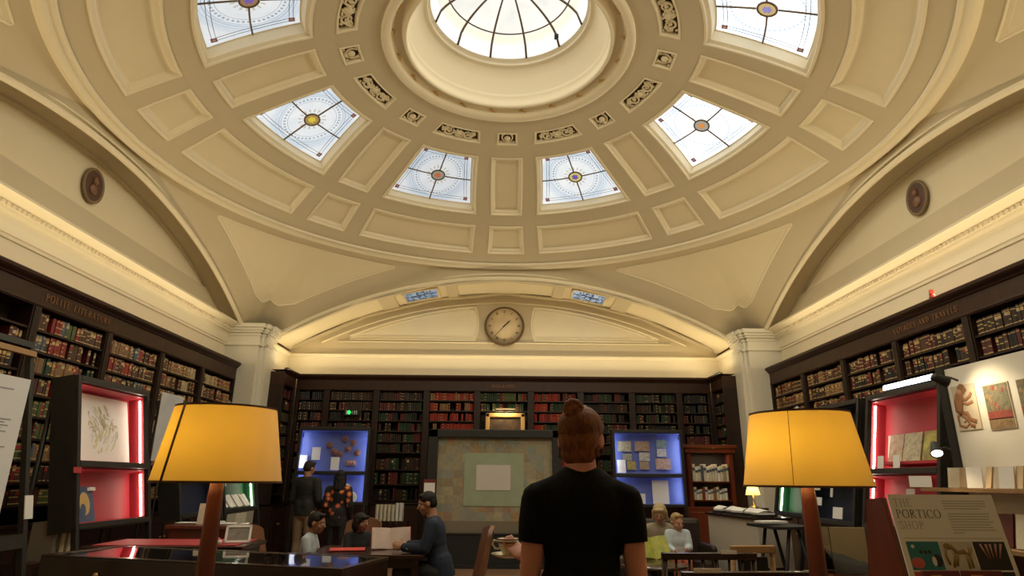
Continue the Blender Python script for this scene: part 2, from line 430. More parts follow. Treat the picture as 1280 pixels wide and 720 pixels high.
# skylight over the drum
mb=MB(); uvs=[]
def SK(u,v):
    r=1.085*(1-v)+.02*v; z=7.69+.62*math.sqrt(max(0,1-(r/1.085)**2))*.8; a=2*PI*u; uvs.append((r*math.sin(a),r*math.cos(a))); return (CX+r*math.sin(a),CY+r*math.cos(a),z)
mb.grid(SK,96,16,0)
m=bpy.data.materials.new('skylight_glass'); m.use_nodes=True; t=NT(m); t.n.clear()
uvn=t.node('ShaderNodeUVMap').outputs[0]; sep=t.node('ShaderNodeSeparateXYZ'); t.l.new(uvn,sep.inputs[0])
dd=t.m('SQRT',t.m('ADD',t.m('MULTIPLY',sep.outputs[0],sep.outputs[0]),t.m('MULTIPLY',sep.outputs[1],sep.outputs[1])))
col=t.mix(t.m('MULTIPLY_ADD',t.noise(2.2,3,.5,uvn,.3),3,-1.05,clamp=True),(1,.955,.86),(.80,.79,.72)); col=t.mix(t.band(dd,.88,1.0,.06),col,(1,.92,.68)); col=t.mix(t.band(dd,1.0,1.2,.03),col,(1,1,.97))
e=t.node('ShaderNodeEmission'); t.l.new(col,e.inputs[0]); e.inputs[1].default_value=1.12
o=t.node('ShaderNodeOutputMaterial'); t.l.new(e.outputs[0],o.inputs[0])
me=mb.mesh('window_9',m); uvmesh(me,uvs); sky=link('window_9',me); tag(sky,kind='structure')
def SP(r,a,dz=-.01): return (CX+r*math.sin(a),CY+r*math.cos(a),7.69+.62*math.sqrt(max(0,1-(r/1.085)**2))*.8+dz)
for k in range(12):
    a=math.radians(15+30*k); b=MB(); b.tube([SP(1.085*i/16,a) for i in range(1,17)],lambda t:.011+.008*t,6); b.build('skylight_rib',BAR,sky)
b=MB(); b.tube([SP(.875,2*PI*i/64) for i in range(64)],.011,6,closed=True); b.build('skylight_ring',BAR,sky)
b=MB(); 
q=math.radians(45); b.box(-.03,-.03,-.06,.03,.03,.0,0,Matrix.Translation(SP(1.02,q))); b.build('latch',BLACK,sky)

# small gilt leaf brackets in the groove around the drum
def gilt():
    mb=MB(); mb.tube([(-.055,0,0),(-.02,-.012,.012),(.02,-.008,-.008),(.06,0,.006)],lambda t:.012*(1-.5*t)+.002,6); mb.sphere((0,-.012,0),(.02,.012,.014),0,8,6)
    mb.tube([(-.02,-.01,.01),(-.03,-.03,.03)],.005,5); return mb.mesh('gilt_leaf_ornament',GILT)
gm=gilt()
for k in range(20):
    a=math.radians(9+18*k); o=link('gilt_leaf_ornament',gm); o.location=(CX+1.545*math.sin(a),CY+1.545*math.cos(a),7.04); o.rotation_euler=(0,.3,-a)
    tag(o,'small gilt leaf ornament in the groove ringing the round skylight','ornament','gilt ornaments around the skylight drum')

# ---------------------------------------------------------------- walls, cornices, piers
WX=5.28
Y0,Y1=-3.0,13.25
FX=4.62                       # half width of the far bay
def segwall(x, sgn):
    """lunette wall in the side arch, sunk above the border line"""
    mb=MB(); n=48
    def prof(o): return zarch(o)
    lim=4.62
    # border (flat, at x) : outer outline arch, inner outline inset
    def ring(ins, zb, dx):
        pts=[]; lm=None
        los=[i/n*2-1 for i in range(n+1)]
        # find o limit where arch-ins meets zb
        lo,hi=0,lim
        for _ in range(40):
            mid=(lo+hi)/2
            if prof(mid)-ins>zb: lo=mid
            else: hi=mid
        for l in los: o=l*lo; pts.append((x+dx*sgn, CY+o, max(zb,prof(o)-ins)))
        for l in los[::-1]: pts.append((x+dx*sgn, CY+l*lo, zb))
        return pts
    a=ring(0,ZSPR-.05,0); b=ring(.03,4.62,0); c=ring(.045,4.635,.045); N=len(a)
    mb.add(a+b+c,[(i,(i+1)%N,N+(i+1)%N,N+i) for i in range(N)]+[(N+i,N+(i+1)%N,2*N+(i+1)%N,2*N+i) for i in range(N)],0)
    h=n+1
    mb.add(c,[(i,i+1,N-2-i,N-1-i) for i in range(n)],1)
    return mb
CORN=[(-.01,3.40),(-.01,3.80),(-.025,3.81),(-.025,3.845),(-.04,3.855),(-.045,4.00),(-.06,4.03),(-.10,4.05),(-.11,4.075),(-.125,4.08),(-.125,4.125),(-.16,4.135),(-.20,4.155),(-.245,4.18),(-.26,4.185),(-.26,4.215),(.02,4.22)]
for nm,sgn in (('left',-1),('right',1)):
    x=CX+sgn*WX; mb=MB()
    mb.box(x,Y0,0,x+sgn*.2,Y1+.3,3.6)
    mb.box(x+sgn*.06,Y0,3.4,x+sgn*.3,Y1+.3,7.4)
    w=mb.build('wall_'+nm,[PLASTER,PLASTER2]); tag(w,kind='structure')
    l=segwall(x,sgn).build('lunette_panel',[PLASTER,PLASTER2],w)
    # cornice: profile swept along the wall
    mb=MB(); path=[((x,yy,0),(-sgn*-1,0,0),(0,0,1)) for yy in (Y0,11.66)]
    mb.sweep([(a,b) for a,b in CORN],path,0)
    for k in range(118):
        yy=3.0+k*.073; mb.box(x-sgn*.127,yy,4.083,x-sgn*.145,yy+.04,4.122)
    c=mb.build('cornice_'+nm,CREAM); tag(c,kind='structure')
# piers (pilasters) at the far corners, near corners behind the camera for symmetry
def pier(cx, cy, sx, sy, name):
    mb=MB()
    # plan: from wall corner towards the room; stepped
    P=lambda a,b: (cx+sx*a, cy+sy*b)
    def bx(a0,b0,z0,a1,b1,z1):
        (xa,ya),(xb,yb)=P(a0,b0),P(a1,b1); mb.box(xa,ya,z0,xb,yb,z1)
    bx(-.45,-.6,0,.42,.06,4.2)
    bx(-.45,-.0,0,.36,.14,4.2)
    bx(.0,-.35,0,.47,.0,4.2)
    for z0,z1,e in ((3.80,3.85,.03),(3.99,4.03,.02),(4.05,4.09,.05),(4.09,4.14,.075),(4.14,4.215,.11)):
        bx(-.45,-.6,z0,.42+e,.06+e,z1); bx(-.45,-.0,z0,.36+e,.14+e,z1); bx(.0,-.35,z0,.47+e,.0,z1)
    bx(-.45,-.6,0,.46,.18,.35)
    o=mb.build(name,STONE,bevel=.008); tag(o,kind='structure')
pier(CX-5.0,11.72,1,-1,'pillar_left'); pier(CX+5.0,11.72,-1,-1,'pillar_right')
pier(CX-5.0,2.5,1,1,'pillar_rear_left'); pier(CX+5.0,2.5,-1,1,'pillar_rear_right')
# far bay walls + back wall
mb=MB(); YB=13.22
mb.box(CX-6,YB,0,CX+6,YB+.3,7.0)
for s in (-1,1): mb.box(CX+s*FX,12.1,0,CX+s*(FX+1.0),YB+.1,4.02)
bw=mb.build('wall_back',PLASTER); tag(bw,kind='structure')
mb=MB()
mb.sweep([(-.01,3.4),(-.01,3.90),(-.03,3.905),(-.05,3.93),(-.07,3.935),(-.07,3.965),(.02,3.97)],[((CX-FX+.01,YB,0),(0,1,0),(0,0,1)),((CX+FX-.01,YB,0),(0,1,0),(0,0,1))])
for s in (-1,1): mb.sweep([(-.01,3.4),(-.01,3.90),(-.03,3.905),(-.05,3.93),(-.07,3.935),(-.07,3.965),(.02,3.97)],[((CX+s*FX,12.1,0),(s,0,0),(0,0,1)),((CX+s*FX,YB,0),(s,0,0),(0,0,1))])
c=mb.build('cornice_back',CREAM); tag(c,kind='structure')
# lunette with panels either side of the clock
mb=MB(); yb=YB-.012
def zl(o): return zarch(o)
border=[];
def outl(side, ins, bot):
    pts=[]; o0=.62+ins*.6; o1=3.35-ins*2.2
    top=lambda o: zl(o)-.27-ins - .02*max(0,o-1)
    n=20
    for i in range(n+1):
        o=lerp(o0,o1,i/n); pts.append((CX+side*o, yb, max(bot,top(o))))
    pts.append((CX+side*o1,yb,bot)); 
    # concave inner edge round the clock
    for i in range(9):
        u=i/8; zc=lerp(bot,top(o0),u); pts.append((CX+side*(o0+.0-.07*math.sin(PI*u)+.02), yb, zc))
    return pts
for side in (-1,1):
    mb.tube(outl(side,.0,4.30),.016,6,0,closed=True); mb.tube(outl(side,.07,4.36),.010,6,0,closed=True)
# raised border arc following the soffit
for side in (-1,1):
    o=outl(side,.0,4.30); c_=(CX+side*1.5,yb+.004,4.5); mb.add([c_]+[(a_,yb+.004,b_) for a_,_,b_ in o],[(0,1+i,1+(i+1)%len(o)) for i in range(len(o))],0)
pa=[(CX+lerp(-3.95,3.95,i/48), yb, zl(lerp(-3.95,3.95,i/48))-.20) for i in range(49)]; mb.tube(pa,.018,6)
mb.tube([(CX-3.6,yb,4.25),(CX+3.6,yb,4.25)],.016,6)
l=mb.build('lunette_moulding',CREAM,bw)
# broad ribs on the far barrel, flanking the two small skylights
mb=MB()
def soffit(o, y, dz): return (CX+o, y, zarch(o)+dz)
def rib(o0,o1,y0,y1,h):
    n=6; vs=[]
    for i in range(n+1):
        o=lerp(o0,o1,i/n)
        vs+= [soffit(o,y0,.01),soffit(o,y0,-h),soffit(o,y1,-h),soffit(o,y1,.01)]
    fs=[]
    for i in range(n):
        for k in range(3): fs.append((i*4+k,i*4+k+1,(i+1)*4+k+1,(i+1)*4+k))
    fs+=[(0,1,2,3),(n*4+3,n*4+2,n*4+1,n*4)]; mb.add(vs,fs,0)
for s in (-1,1):
    for o0,o1 in ((1.02,1.24),(2.30,2.62)): rib(s*o0,s*o1,12.1,YB,.035)
rib(-4.5,4.5,12.1,12.2,.03); rib(-4.5,4.5,YB-.12,YB,.03)
mb.build('barrel_rib',PLASTER,ceil)
for k,s in enumerate((-1,1)):
    g=MB(); uvs=[]
    def F(u,v): o=s*lerp(1.45,2.10,u); y=lerp(12.35,12.95,v); uvs.append((lerp(-.5,.5,u),lerp(-.4,.4,v))); return soffit(o,y,-.012)
    g.grid(F,8,3,0)
    m=bpy.data.materials.new('grey_leaded_glass_%d'%k); m.use_nodes=True; t=NT(m); t.n.clear(); uvn=t.node('ShaderNodeUVMap').outputs[0]
    n1=t.noise(9,3,.6,uvn,1.2); f=t.m('GREATER_THAN',n1,.5); col=t.mix(f,(.10,.14,.20),(.42,.50,.56) if s<0 else (.62,.70,.78))
    e=t.node('ShaderNodeEmission'); t.l.new(col,e.inputs[0]); e.inputs[1].default_value=.8; o_=t.node('ShaderNodeOutputMaterial'); t.l.new(e.outputs[0],o_.inputs[0])
    me=g.mesh('window_%d'%(10+k),m); uvmesh(me,uvs); w_=link('window_%d'%(10+k),me); tag(w_,kind='structure')
    fr=MB()
    C=[(1.42,12.32),(2.13,12.32),(2.13,12.98),(1.42,12.98)]
    for i in range(4):
        (a0,b0),(a1,b1)=C[i],C[(i+1)%4]; fr.tube([soffit(s*lerp(a0,a1,j/5),lerp(b0,b1,j/5),-.02) for j in range(6)],.028,6)
    fr.build('window_frame',PLASTER2,w_)
    lb=MB()
    for q in range(1,5): lb.tube([soffit(s*lerp(1.45,2.10,q/5),lerp(12.35,12.95,j/3),-.018) for j in range(4)],.007,4)
    lb.tube([soffit(s*lerp(1.45,2.10,j/5),12.65,-.018) for j in range(6)],.007,4)
    lb.build('lead_came',LEAD,w_)
# rear of the room, floor
mb=MB(); mb.box(-6,Y0-.2,0,6,Y0,7.4); tag(mb.build('wall_rear',PLASTER),kind='structure')
mb=MB(); mb.box(-6,Y0,5.45,6,CY-A-DEPN+.02,5.6); mb.box(-6,CY-A-.05,4.1,CX-4.55,CY-A-DEPN,5.5); mb.box(6,CY-A-.05,4.1,CX+4.55,CY-A-DEPN,5.5)
tag(mb.build('ceiling_rear',PLASTER),kind='structure')
FLOORM=mat('warm_brown_floor',(.24,.13,.07),.55,var=.3,scale=1.5,bump=.1,bscale=40)
mb=MB(); mb.box(-6,Y0,-.1,6,YB+.2,0); tag(mb.build('floor',FLOORM),kind='structure')
# ---------------------------------------------------------------- stroke lettering (thin serif capitals)
def glyph(ch):
    TK,TN,SF=.115,.05,.045; S=[]; w=.7
    L=lambda x0,y0,x1,y1,t: S.append(('l',x0,y0,x1,y1,t))
    Ar=lambda cx,cy,rx,ry,a0,a1,t0,t1: S.append(('a',cx,cy,rx,ry,a0,a1,t0,t1))
    def stem(x,y0=0,y1=1,t=TK):
        L(x,y0,x,y1,t)
        if y0==0: L(x-.12,.02,x+.12,.02,SF)
        if y1==1: L(x-.12,.98,x+.12,.98,SF)
    if ch=='T': L(.02,.97,.70,.97,TN+.01); stem(.36); L(.03,.82,.03,.99,.04); L(.69,.82,.69,.99,.04); w=.74
    elif ch=='H': stem(.14); stem(.64); L(.14,.5,.64,.5,TN); w=.80
    elif ch=='E': stem(.14); L(.14,.97,.58,.97,TN); L(.14,.52,.48,.52,TN); L(.14,.03,.60,.03,TN); L(.57,.82,.57,.98,.04); L(.60,.02,.60,.2,.04); w=.68
    elif ch=='P': stem(.14); Ar(.18,.74,.38,.24,90,-90,TN,TK); w=.64
    elif ch=='R': stem(.14); Ar(.18,.75,.36,.23,90,-90,TN,TK); L(.30,.50,.68,.02,TK*.9); L(.6,.02,.76,.02,SF); w=.76
    elif ch=='B': stem(.14); Ar(.18,.76,.30,.22,90,-90,TN,TK); Ar(.18,.27,.38,.25,90,-90,TN,TK); w=.66
    elif ch=='O': Ar(.45,.5,.38,.5,0,360,TK,TK); w=.90
    elif ch=='I': stem(.18); w=.36
    elif ch=='C': Ar(.45,.5,.38,.5,42,318,TN,TK); L(.74,.70,.74,.95,.05); w=.80
    elif ch=='G': Ar(.45,.5,.38,.5,42,310,TN,TK); L(.74,.72,.74,.95,.05); L(.73,.1,.73,.44,.09); L(.60,.44,.84,.44,SF); w=.86
    elif ch=='S': Ar(.32,.745,.23,.235,30,250,TN,TK); Ar(.30,.26,.26,.25,-150,80,TN,TK); L(.53,.72,.53,.95,.05); L(.05,.05,.05,.28,.05); w=.62
    elif ch=='L': stem(.14); L(.14,.03,.58,.03,TN); L(.58,.02,.58,.22,.04); w=.64
    elif ch=='A': L(.06,0,.36,1,TN); L(.36,1,.68,0,TK); L(.17,.35,.55,.35,TN); L(-.02,.02,.16,.02,SF); L(.56,.02,.78,.02,SF); w=.76
    elif ch=='V': L(.06,1,.38,0,TK); L(.38,0,.68,1,TN); L(-.02,.98,.18,.98,SF); L(.58,.98,.76,.98,SF); w=.74
    elif ch=='N': stem(.12,t=TN); L(.12,1,.64,0,TK); L(.64,0,.64,1,TN); L(.54,.98,.74,.98,SF); w=.78
    elif ch=='D': stem(.14); Ar(.16,.5,.50,.48,90,-90,TN,TK); w=.76
    elif ch=='Y': L(.04,1,.36,.48,TK); L(.36,.48,.66,1,TN); stem(.36,0,.5); L(-.04,.98,.16,.98,SF); L(.56,.98,.74,.98,SF); w=.72
    elif ch=='U': L(.14,1,.14,.3,TK); Ar(.38,.3,.24,.29,180,360,TK,TN); L(.62,.3,.62,1,TN); L(.02,.98,.26,.98,SF); L(.52,.98,.72,.98,SF); w=.76
    elif ch==' ': w=.45
    return S,w
def text(mb, s, h, M, m=0, space=.14, thick=.004, align='l', bold=1.0, only=None):
    """letters in local XZ plane, facing -Y"""
    tot=0
    for ch in s: tot+=(glyph(ch)[1]+space)*h
    x=0 if align=='l' else -tot/2
    def strip(pts,ws):
        vs=[];n=len(pts)
        for i,(px,pz) in enumerate(pts):
            a=pts[max(i-1,0)]; b=pts[min(i+1,n-1)]; dx,dz=b[0]-a[0],b[1]-a[1]; l=math.hypot(dx,dz) or 1; nx,nz=-dz/l,dx/l; w=ws[i]/2*h*bold
            for y in (0,-thick): vs+=[(px+nx*w,y,pz+nz*w),(px-nx*w,y,pz-nz*w)]
        fs=[]
        for i in range(n-1):
            a=i*4; fs+=[(a+2,a+3,a+7,a+6),(a,a+2,a+6,a+4),(a+3,a+1,a+5,a+7)]
        fs+=[(0,1,3,2),((n-1)*4,(n-1)*4+2,(n-1)*4+3,(n-1)*4+1)]
        mb.add(vs,fs,m,False,M)
    for ci_,ch in enumerate(s):
        S,w=glyph(ch)
        for q in (S if only is None or only[0]<=ci_<only[1] else []):
            if q[0]=='l':
                _,x0,y0,x1,y1,t=q; strip([(x+x0*h,y0*h),(x+x1*h,y1*h)],[t,t])
            else:
                _,cx,cy,rx,ry,a0,a1,t0,t1=q; pts=[];ws=[];n=max(8,int(abs(a1-a0)/18))
                for i in range(n+1):
                    a=math.radians(lerp(a0,a1,i/n)); f=abs(math.cos(a)); pts.append((x+(cx+rx*math.cos(a))*h,(cy+ry*math.sin(a))*h)); ws.append(lerp(t0 if t0<t1 else .05,t1,f))
                strip(pts,ws)
        x+=(w+space)*h
    return tot

# ---------------------------------------------------------------- bookcases
ORD=['first','second','third','fourth','fifth','sixth','seventh','eighth','ninth','tenth','eleventh','twelfth','thirteenth','fourteenth','fifteenth','sixteenth','seventeenth','eighteenth','nineteenth','twentieth','twenty-first','twenty-second','twenty-third','twenty-fourth','twenty-fifth','twenty-sixth','twenty-seventh','twenty-eighth','twenty-ninth','thirtieth','thirty-first','thirty-second','thirty-third','thirty-fourth']
ZTOP=3.46; ZO=3.15
def bookcase(M, wid, depth, label, rows, sign=None, first=True, last=True, base=.95, signh=.085):
    """local: front face at y=0, body to +y, x centred"""
    t=thing('bookcase',label,'bookcase',M)
    h=wid/2
    for sx in (-1,1):
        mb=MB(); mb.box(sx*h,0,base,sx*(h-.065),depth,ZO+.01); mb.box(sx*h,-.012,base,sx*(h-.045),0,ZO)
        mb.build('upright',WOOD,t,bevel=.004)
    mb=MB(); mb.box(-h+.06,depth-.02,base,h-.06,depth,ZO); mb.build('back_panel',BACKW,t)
    for z in rows:
        mb=MB(); mb.box(-h+.06,.012,z-.022,h-.06,depth-.02,z); mb.build('shelf',WOOD,t)
    mb=MB(); mb.box(-h,-.01,ZO,h,depth,3.40); mb.box(-h,-.02,ZO+.012,h,-.01,ZO+.035); fa=mb.build('fascia',WOOD2,t,bevel=.004)
    if sign:
        hh=signh; tw=text(MB(),sign,hh,TR(),0,.2); hh*=min(1,1.17/tw); i0=0
        for wd in sign.split(' '):
            mb=MB(); text(mb,sign,hh,TR((0,-.012,3.235)),0,.20,.006,'c',1.25,(i0,i0+len(wd))); i0+=len(wd)+1
            mb.build('lettering',LETTER,fa)
    mb=MB(); 
    mb.sweep([(0,3.36),(-.02,3.365),(-.03,3.385),(-.06,3.41),(-.075,3.43),(-.08,3.46),(-.06,3.475),(.0,3.475),(0.02,3.44),(depth,3.44)],[((-h,-.005,0),(0,1,0),(0,0,1)),((h,-.005,0),(0,1,0),(0,0,1))])
    mb.build('crown_moulding',WOOD2,t)
    mb=MB(); mb.box(-h,-.06,.08,h,depth,base); mb.box(-h,-.085,base-.03,h,depth,base); mb.box(-h,-.04,0,h,depth,.08); b=mb.build('base_cupboard',WOOD,t,bevel=.004)
    for sx in (-1,1):
        mb=MB(); x0,x1=sx*.02,sx*(h-.05); mb.box(x0,-.075,.14,x1,-.06,base-.08); 
        d=mb.build('door',WOOD2,t,bevel=.006)
        mb=MB(); mb.sphere((sx*.06,-.09,.6),.014,0,10,8); mb.build('knob',BRASS,d)
    return t
ROWS=[ZO-.225*(k+1) for k in range(9)]     # shelf tops on the side walls
WROWS=ROWS
SX=5.0; PIT=1.28; YS=[3.92+PIT*k for k in range(6)]
nm=['partly behind the black open frame','lettered polite literature','just beyond the lettered section','with red and tan bindings','with pale tan bindings','next to the left pier']
bays=[]
leftlab=['bookcase bay nearest the camera on the left wall, with dark empty upper shelves','left wall bookcase bay with a black empty compartment before the lettered bay','dark bookcase bay lettered POLITE LITERATURE on the left wall','dark left wall bookcase bay just beyond the one lettered POLITE LITERATURE','left wall bookcase bay of tan bindings, next but one to the pier','left wall bookcase bay of pale bindings beside the left pier']
rightlab=['bookcase bay nearest the camera on the right wall, behind the white display wall','right wall bookcase bay above the white display wall, beside the lettered bay','dark bookcase bay lettered VOYAGES AND TRAVELS on the right wall','dark right wall bookcase bay just beyond the one lettered VOYAGES AND TRAVELS','right wall bookcase bay of gilt brown bindings, next but one to the pier','right wall bookcase bay of tan bindings beside the right pier']
for k,y in enumerate(YS):
    yc=y+PIT/2
    if yc>11.6: continue
    bookcase(TR((CX-SX,yc,0),PI/2),PIT,.27,leftlab[k],ROWS,'POLITE LITERATURE' if k==2 else None)
    bookcase(TR((CX+SX,yc,0),-PI/2),PIT,.27,rightlab[k],ROWS,'VOYAGES AND TRAVELS' if k==2 else None)
    bays.append(('left',k,yc)); bays.append(('right',k,yc))
BX=[(-4.25,-3.62),(-3.62,-2.60),(-2.60,-1.57),(-1.57,-.53),(-.53,.57),(.57,1.60),(1.60,2.66),(2.66,3.64),(3.64,4.30)]
BROWS=[ZO+.03-.208*(k+1) for k in range(6)]+[1.60,1.32,1.02]
YBF=12.87
blab=['narrow back wall bookcase bay in the left corner','back wall bookcase bay holding the green exit light','back wall bookcase bay between the left blue case and the dark textile case','back wall bookcase bay of red bindings left of the gilt picture','back wall bookcase bay lettered BIOGRAPHY above the gilt picture','back wall bookcase bay of red bindings right of the gilt picture','back wall bookcase bay behind the man with a hair bun','back wall bookcase bay above the right blue case','narrow back wall bookcase bay above the red mahogany bookcase']
for i,(x0,x1) in enumerate(BX):
    bookcase(TR(((x0+x1)/2,YBF,0)),x1-x0,.30,blab[i],BROWS if i!=4 else BROWS[:2]+BROWS[6:],'BIOGRAPHY' if i==4 else None,base=.98,signh=.06)
for s,lb in ((-1,'narrow return bookcase between the left pier and the back wall'),(1,'narrow return bookcase between the right pier and the back wall')):
    bookcase(TR((CX+s*4.27,12.42,0),PI/2 if s<0 else -PI/2),.70,.27,lb,ROWS)

# ---------------------------------------------------------------- books
cols={'crimson':(.30,.025,.02),'scarlet':(.36,.035,.02),'tan':(.30,.16,.07),'brown':(.11,.045,.02),'dark brown':(.05,.022,.012),'olive green':(.10,.13,.04),'bottle green':(.02,.05,.025),'slate blue':(.10,.13,.17),'black':(.014,.012,.012),'cream':(.48,.38,.22),'orange':(.55,.16,.03),'maroon':(.13,.02,.018)}
CM={k:mat('binding_'+k.replace(' ','_'),v,.45,var=.3,scale=20) for k,v in cols.items()}
GOLDB=mat('gilt_tooling',(.62,.42,.17),.4,metal=.3); PAGE=mat('page_edges',(.45,.36,.22),.8); LABR=mat('red_title_label',(.35,.03,.02),.5); LABC=mat('pale_title_label',(.62,.50,.30),.6)
def book_geo(mb, w,h,d, mats, M=None, bands=3, lab=0, n=4):
    mc,mg,mp,ml=mats; vs=[]; 
    prof=[(-w/2+w*i/n, -.012*w/.04*math.sin(PI*i/n)) for i in range(n+1)]
    bot=[(x,y,0) for x,y in prof]; top=[(x,y,h) for x,y in prof]
    vs=bot+top; N=n+1
    mb.add(vs,[(i,i+1,N+i+1,N+i) for i in range(n)],mc,n>3,M)
    c=.003
    mb.add([(-w/2,0,0),(-w/2,d,0),(-w/2,d,h),(-w/2,0,h),(w/2,0,0),(w/2,d,0),(w/2,d,h),(w/2,0,h)],[(0,3,2,1),(4,5,6,7)],mc,False,M)
    mb.add([(-w/2,0,h-c),(w/2,0,h-c),(w/2,d,h-c),(-w/2,d,h-c),(-w/2,0,c),(w/2,0,c),(w/2,d,c),(-w/2,d,c)],[(0,1,2,3),(7,6,5,4),(3,2,5+1,7)],mp,False,M)
    def strip(z0,z1,m):
        q=[(x,y-.0015,z0) for x,y in prof]+[(x,y-.0015,z1) for x,y in prof]
        mb.add(q,[(i,i+1,N+i+1,N+i) for i in range(n)],m,False,M)
    for b in range(bands):
        z=h*(.12+.76*b/max(1,bands-1)); strip(z-.006,z+.004,mg)
    if lab: strip(h*.62,h*.80,ml if lab==1 else mg)
def pick(side,k,row):
    if side=='left':
        if k==2: P=['brown','dark brown','crimson','tan','olive green','bottle green','slate blue','maroon','brown']
        elif k==3: P=['crimson','slate blue','brown','scarlet','slate blue','black','tan','brown']
        elif k>=4: P=['tan','brown','cream','tan','brown','tan']
        else: P=['dark brown','black','brown','maroon','cream']
    elif side=='right':
        P=['dark brown','brown','dark brown','black','maroon','brown'] if k<4 else ['brown','tan','dark brown','brown']
    else:
        P={3:['crimson','scarlet','crimson','maroon','tan','scarlet'],5:['crimson','scarlet','maroon','brown','scarlet','bottle green'],4:['bottle green','olive green','crimson','bottle green','maroon']}.get(k,['dark brown','black','dark brown','bottle green','maroon','black'])
    return P[rnd.randrange(len(P))]
cand=[]; rest=[]
def rowfill(side,k,row,M,wid,z,hmax,wmin,wmax,empty=.04):
    x=-wid/2+.07; i=0; run=None
    while x<wid/2-.075-wmin:
        w=rnd.uniform(wmin,wmax)
        if run is None or rnd.random()<.33: run=(pick(side,k,row),hmax*rnd.uniform(.80,.97))
        if rnd.random()<empty: x+=w*rnd.uniform(1,2.0); run=None; continue
        w=min(w,wid/2-.068-x); col,h=run; h*=rnd.uniform(.97,1)
        Mb=M@TR((x+w/2,.045+rnd.uniform(0,.02),z+.0005))
        cand.append(dict(M=Mb,w=w*.96,h=h,d=.15,col=col,side=side,k=k,row=row,i=i,bands=0 if side in('back','return') and rnd.random()<.8 else rnd.choice([0,2,3,4]) if side!='right' else rnd.choice([2,3,4]),lab=rnd.choice([0,0,1,0,2]) if side!='back' else rnd.choice([0,0,0,0,1])))
        x+=w+.0008; i+=1
for side,k,yc in bays:
    s=-1 if side=='left' else 1
    M=TR((CX+s*SX,yc,0),PI/2 if s<0 else -PI/2)
    for r,z in enumerate(WROWS):
        if side=='left' and k==1 and r==0: continue
        if side=='right' and k<=1 and r>3: continue
        gaps=.5 if (side,k)==('left',1) and r<2 else .05
        if side=='right' and k==1 and r>1: gaps=.3
        rowfill(side,k,r,M,PIT,z,.205,.030,.058,gaps)
for i,(x0,x1) in enumerate(BX):
    M=TR(((x0+x1)/2,YBF,0))
    for r,z in enumerate(BROWS if i!=4 else BROWS[:2]):
        rowfill('back',i,r,M,x1-x0,z,.175 if r<6 else .24,.024,.05,.08)
for s in (-1,1):
    M=TR((CX+s*4.27,12.42,0),PI/2 if s<0 else -PI/2)
    for r,z in enumerate(WROWS[:7]): rowfill('return',0 if s<0 else 1,r,M,.70,z,.20,.03,.055,.1)
# the 300 showing largest in the photograph stand as single books; the others fill the shelves as one mass
ci=cam.matrix_world.inverted()
def px(P):
    q=ci@P; return (640+FPX*q.x/-q.z, 360-FPX*q.y/-q.z, -q.z) if q.z<-.1 else None
def seen(p,side):
    x,y,_=p
    if not(-6<x<1286 and 0<y<700): return False
    if side=='left' and (x<75 and y>470 or 90<x<192 and y>462 or 192<=x<230 and y>490 or 225<x<345 and y>505): return False
    if side=='right' and (x>1070 and y>468-(x-1070)*.23 or 938<x<1075 and y>512): return False
    if side=='back' and (375<x<460 and y>533 or 535<x<705 and y>535 or 695<x<760 and y>510 or 763<x<860 and y>537 or y>625): return False
    return True
for c in cand:
    p=px(c['M']@Vector((0,0,c['h']/2))); c['s']=0
    if p and seen(p,c['side']): c['s']=c['w']*c['h']/p[2]**2 * (1 if c['side'] in('back','return') else .75)
cand.sort(key=lambda c:-c['s'])
big=[c for c in cand[:300] if c['s']>0]; rest=cand[len(big):]
rown=['top','second','third','fourth','fifth','sixth','seventh','eighth','ninth']
bayn={('left',1):'bay before the lettered bay',('left',2):'POLITE LITERATURE bay',('left',3):'bay beyond POLITE LITERATURE',('left',4):'left wall bay next but one to pier',('left',5):'left wall bay beside the pier',
      ('right',1):'bay before VOYAGES AND TRAVELS',('right',2):'VOYAGES AND TRAVELS bay',('right',3):'bay beyond VOYAGES AND TRAVELS',('right',4):'right wall bay next but one to pier',('right',5):'right wall bay beside the pier',('left',0):'nearest left wall bay',('right',0):'nearest right wall bay'}
lib={}
for c in big:
    wq=round(c['w'],2) if c['w']<.05 else .055; wq=max(.03,wq); hq=round(c['h'],2); key=(c['col'],c['bands'],c['lab'],wq,hq)
    if key not in lib:
        mb=MB(); book_geo(mb,1,1,1,(0,1,2,3),None,0,0); mb=MB(); book_geo(mb,wq,hq,.15,(0,1,2,3),None,c['bands'],c['lab'],5)
        lib[key]=mb.mesh('book',[CM[c['col']],GOLDB,PAGE,LABR if c['col'] in('tan','cream','brown') and hash(key[3:])%2 else LABC])
    o=link('book',lib[key]); S=Matrix.Diagonal((c['w']/wq,1,c['h']/hq,1)); o.matrix_world=c['M']@S
    where=bayn.get((c['side'],c['k']),'back wall bay')
    if c['side']=='back': where=['left corner bay of back wall','exit light bay of back wall','bay left of the red bindings, back wall','bay left of BIOGRAPHY, back wall','BIOGRAPHY bay of back wall','bay right of BIOGRAPHY, back wall','bay behind the bun, back wall','bay above right blue case','right corner bay of back wall'][c['k']]
    if c['side']=='return': where=('left' if c['k']==0 else 'right')+' return bookcase'
    tag(o,'%s book, %s from left, %s shelf, %s'%(c['col'],ORD[c['i']],rown[c['row']],where),'book','books on the hall shelves')
mats=[CM[k] for k in cols]+[GOLDB,PAGE,LABR]; ix={k:i for i,k in enumerate(cols)}
mb=MB()
for c in rest: book_geo(mb,c['w'],c['h'],c['d'],(ix[c['col']],len(cols),len(cols)+1,len(cols)+2),c['M'],min(c['bands'],3),c['lab'] if c['side'] in('left','right') else 0,2)
o=mb.build('shelved_books',mats); tag(o,'remaining old leather books filling the wall bookcase shelves','books','books on the hall shelves','stuff')

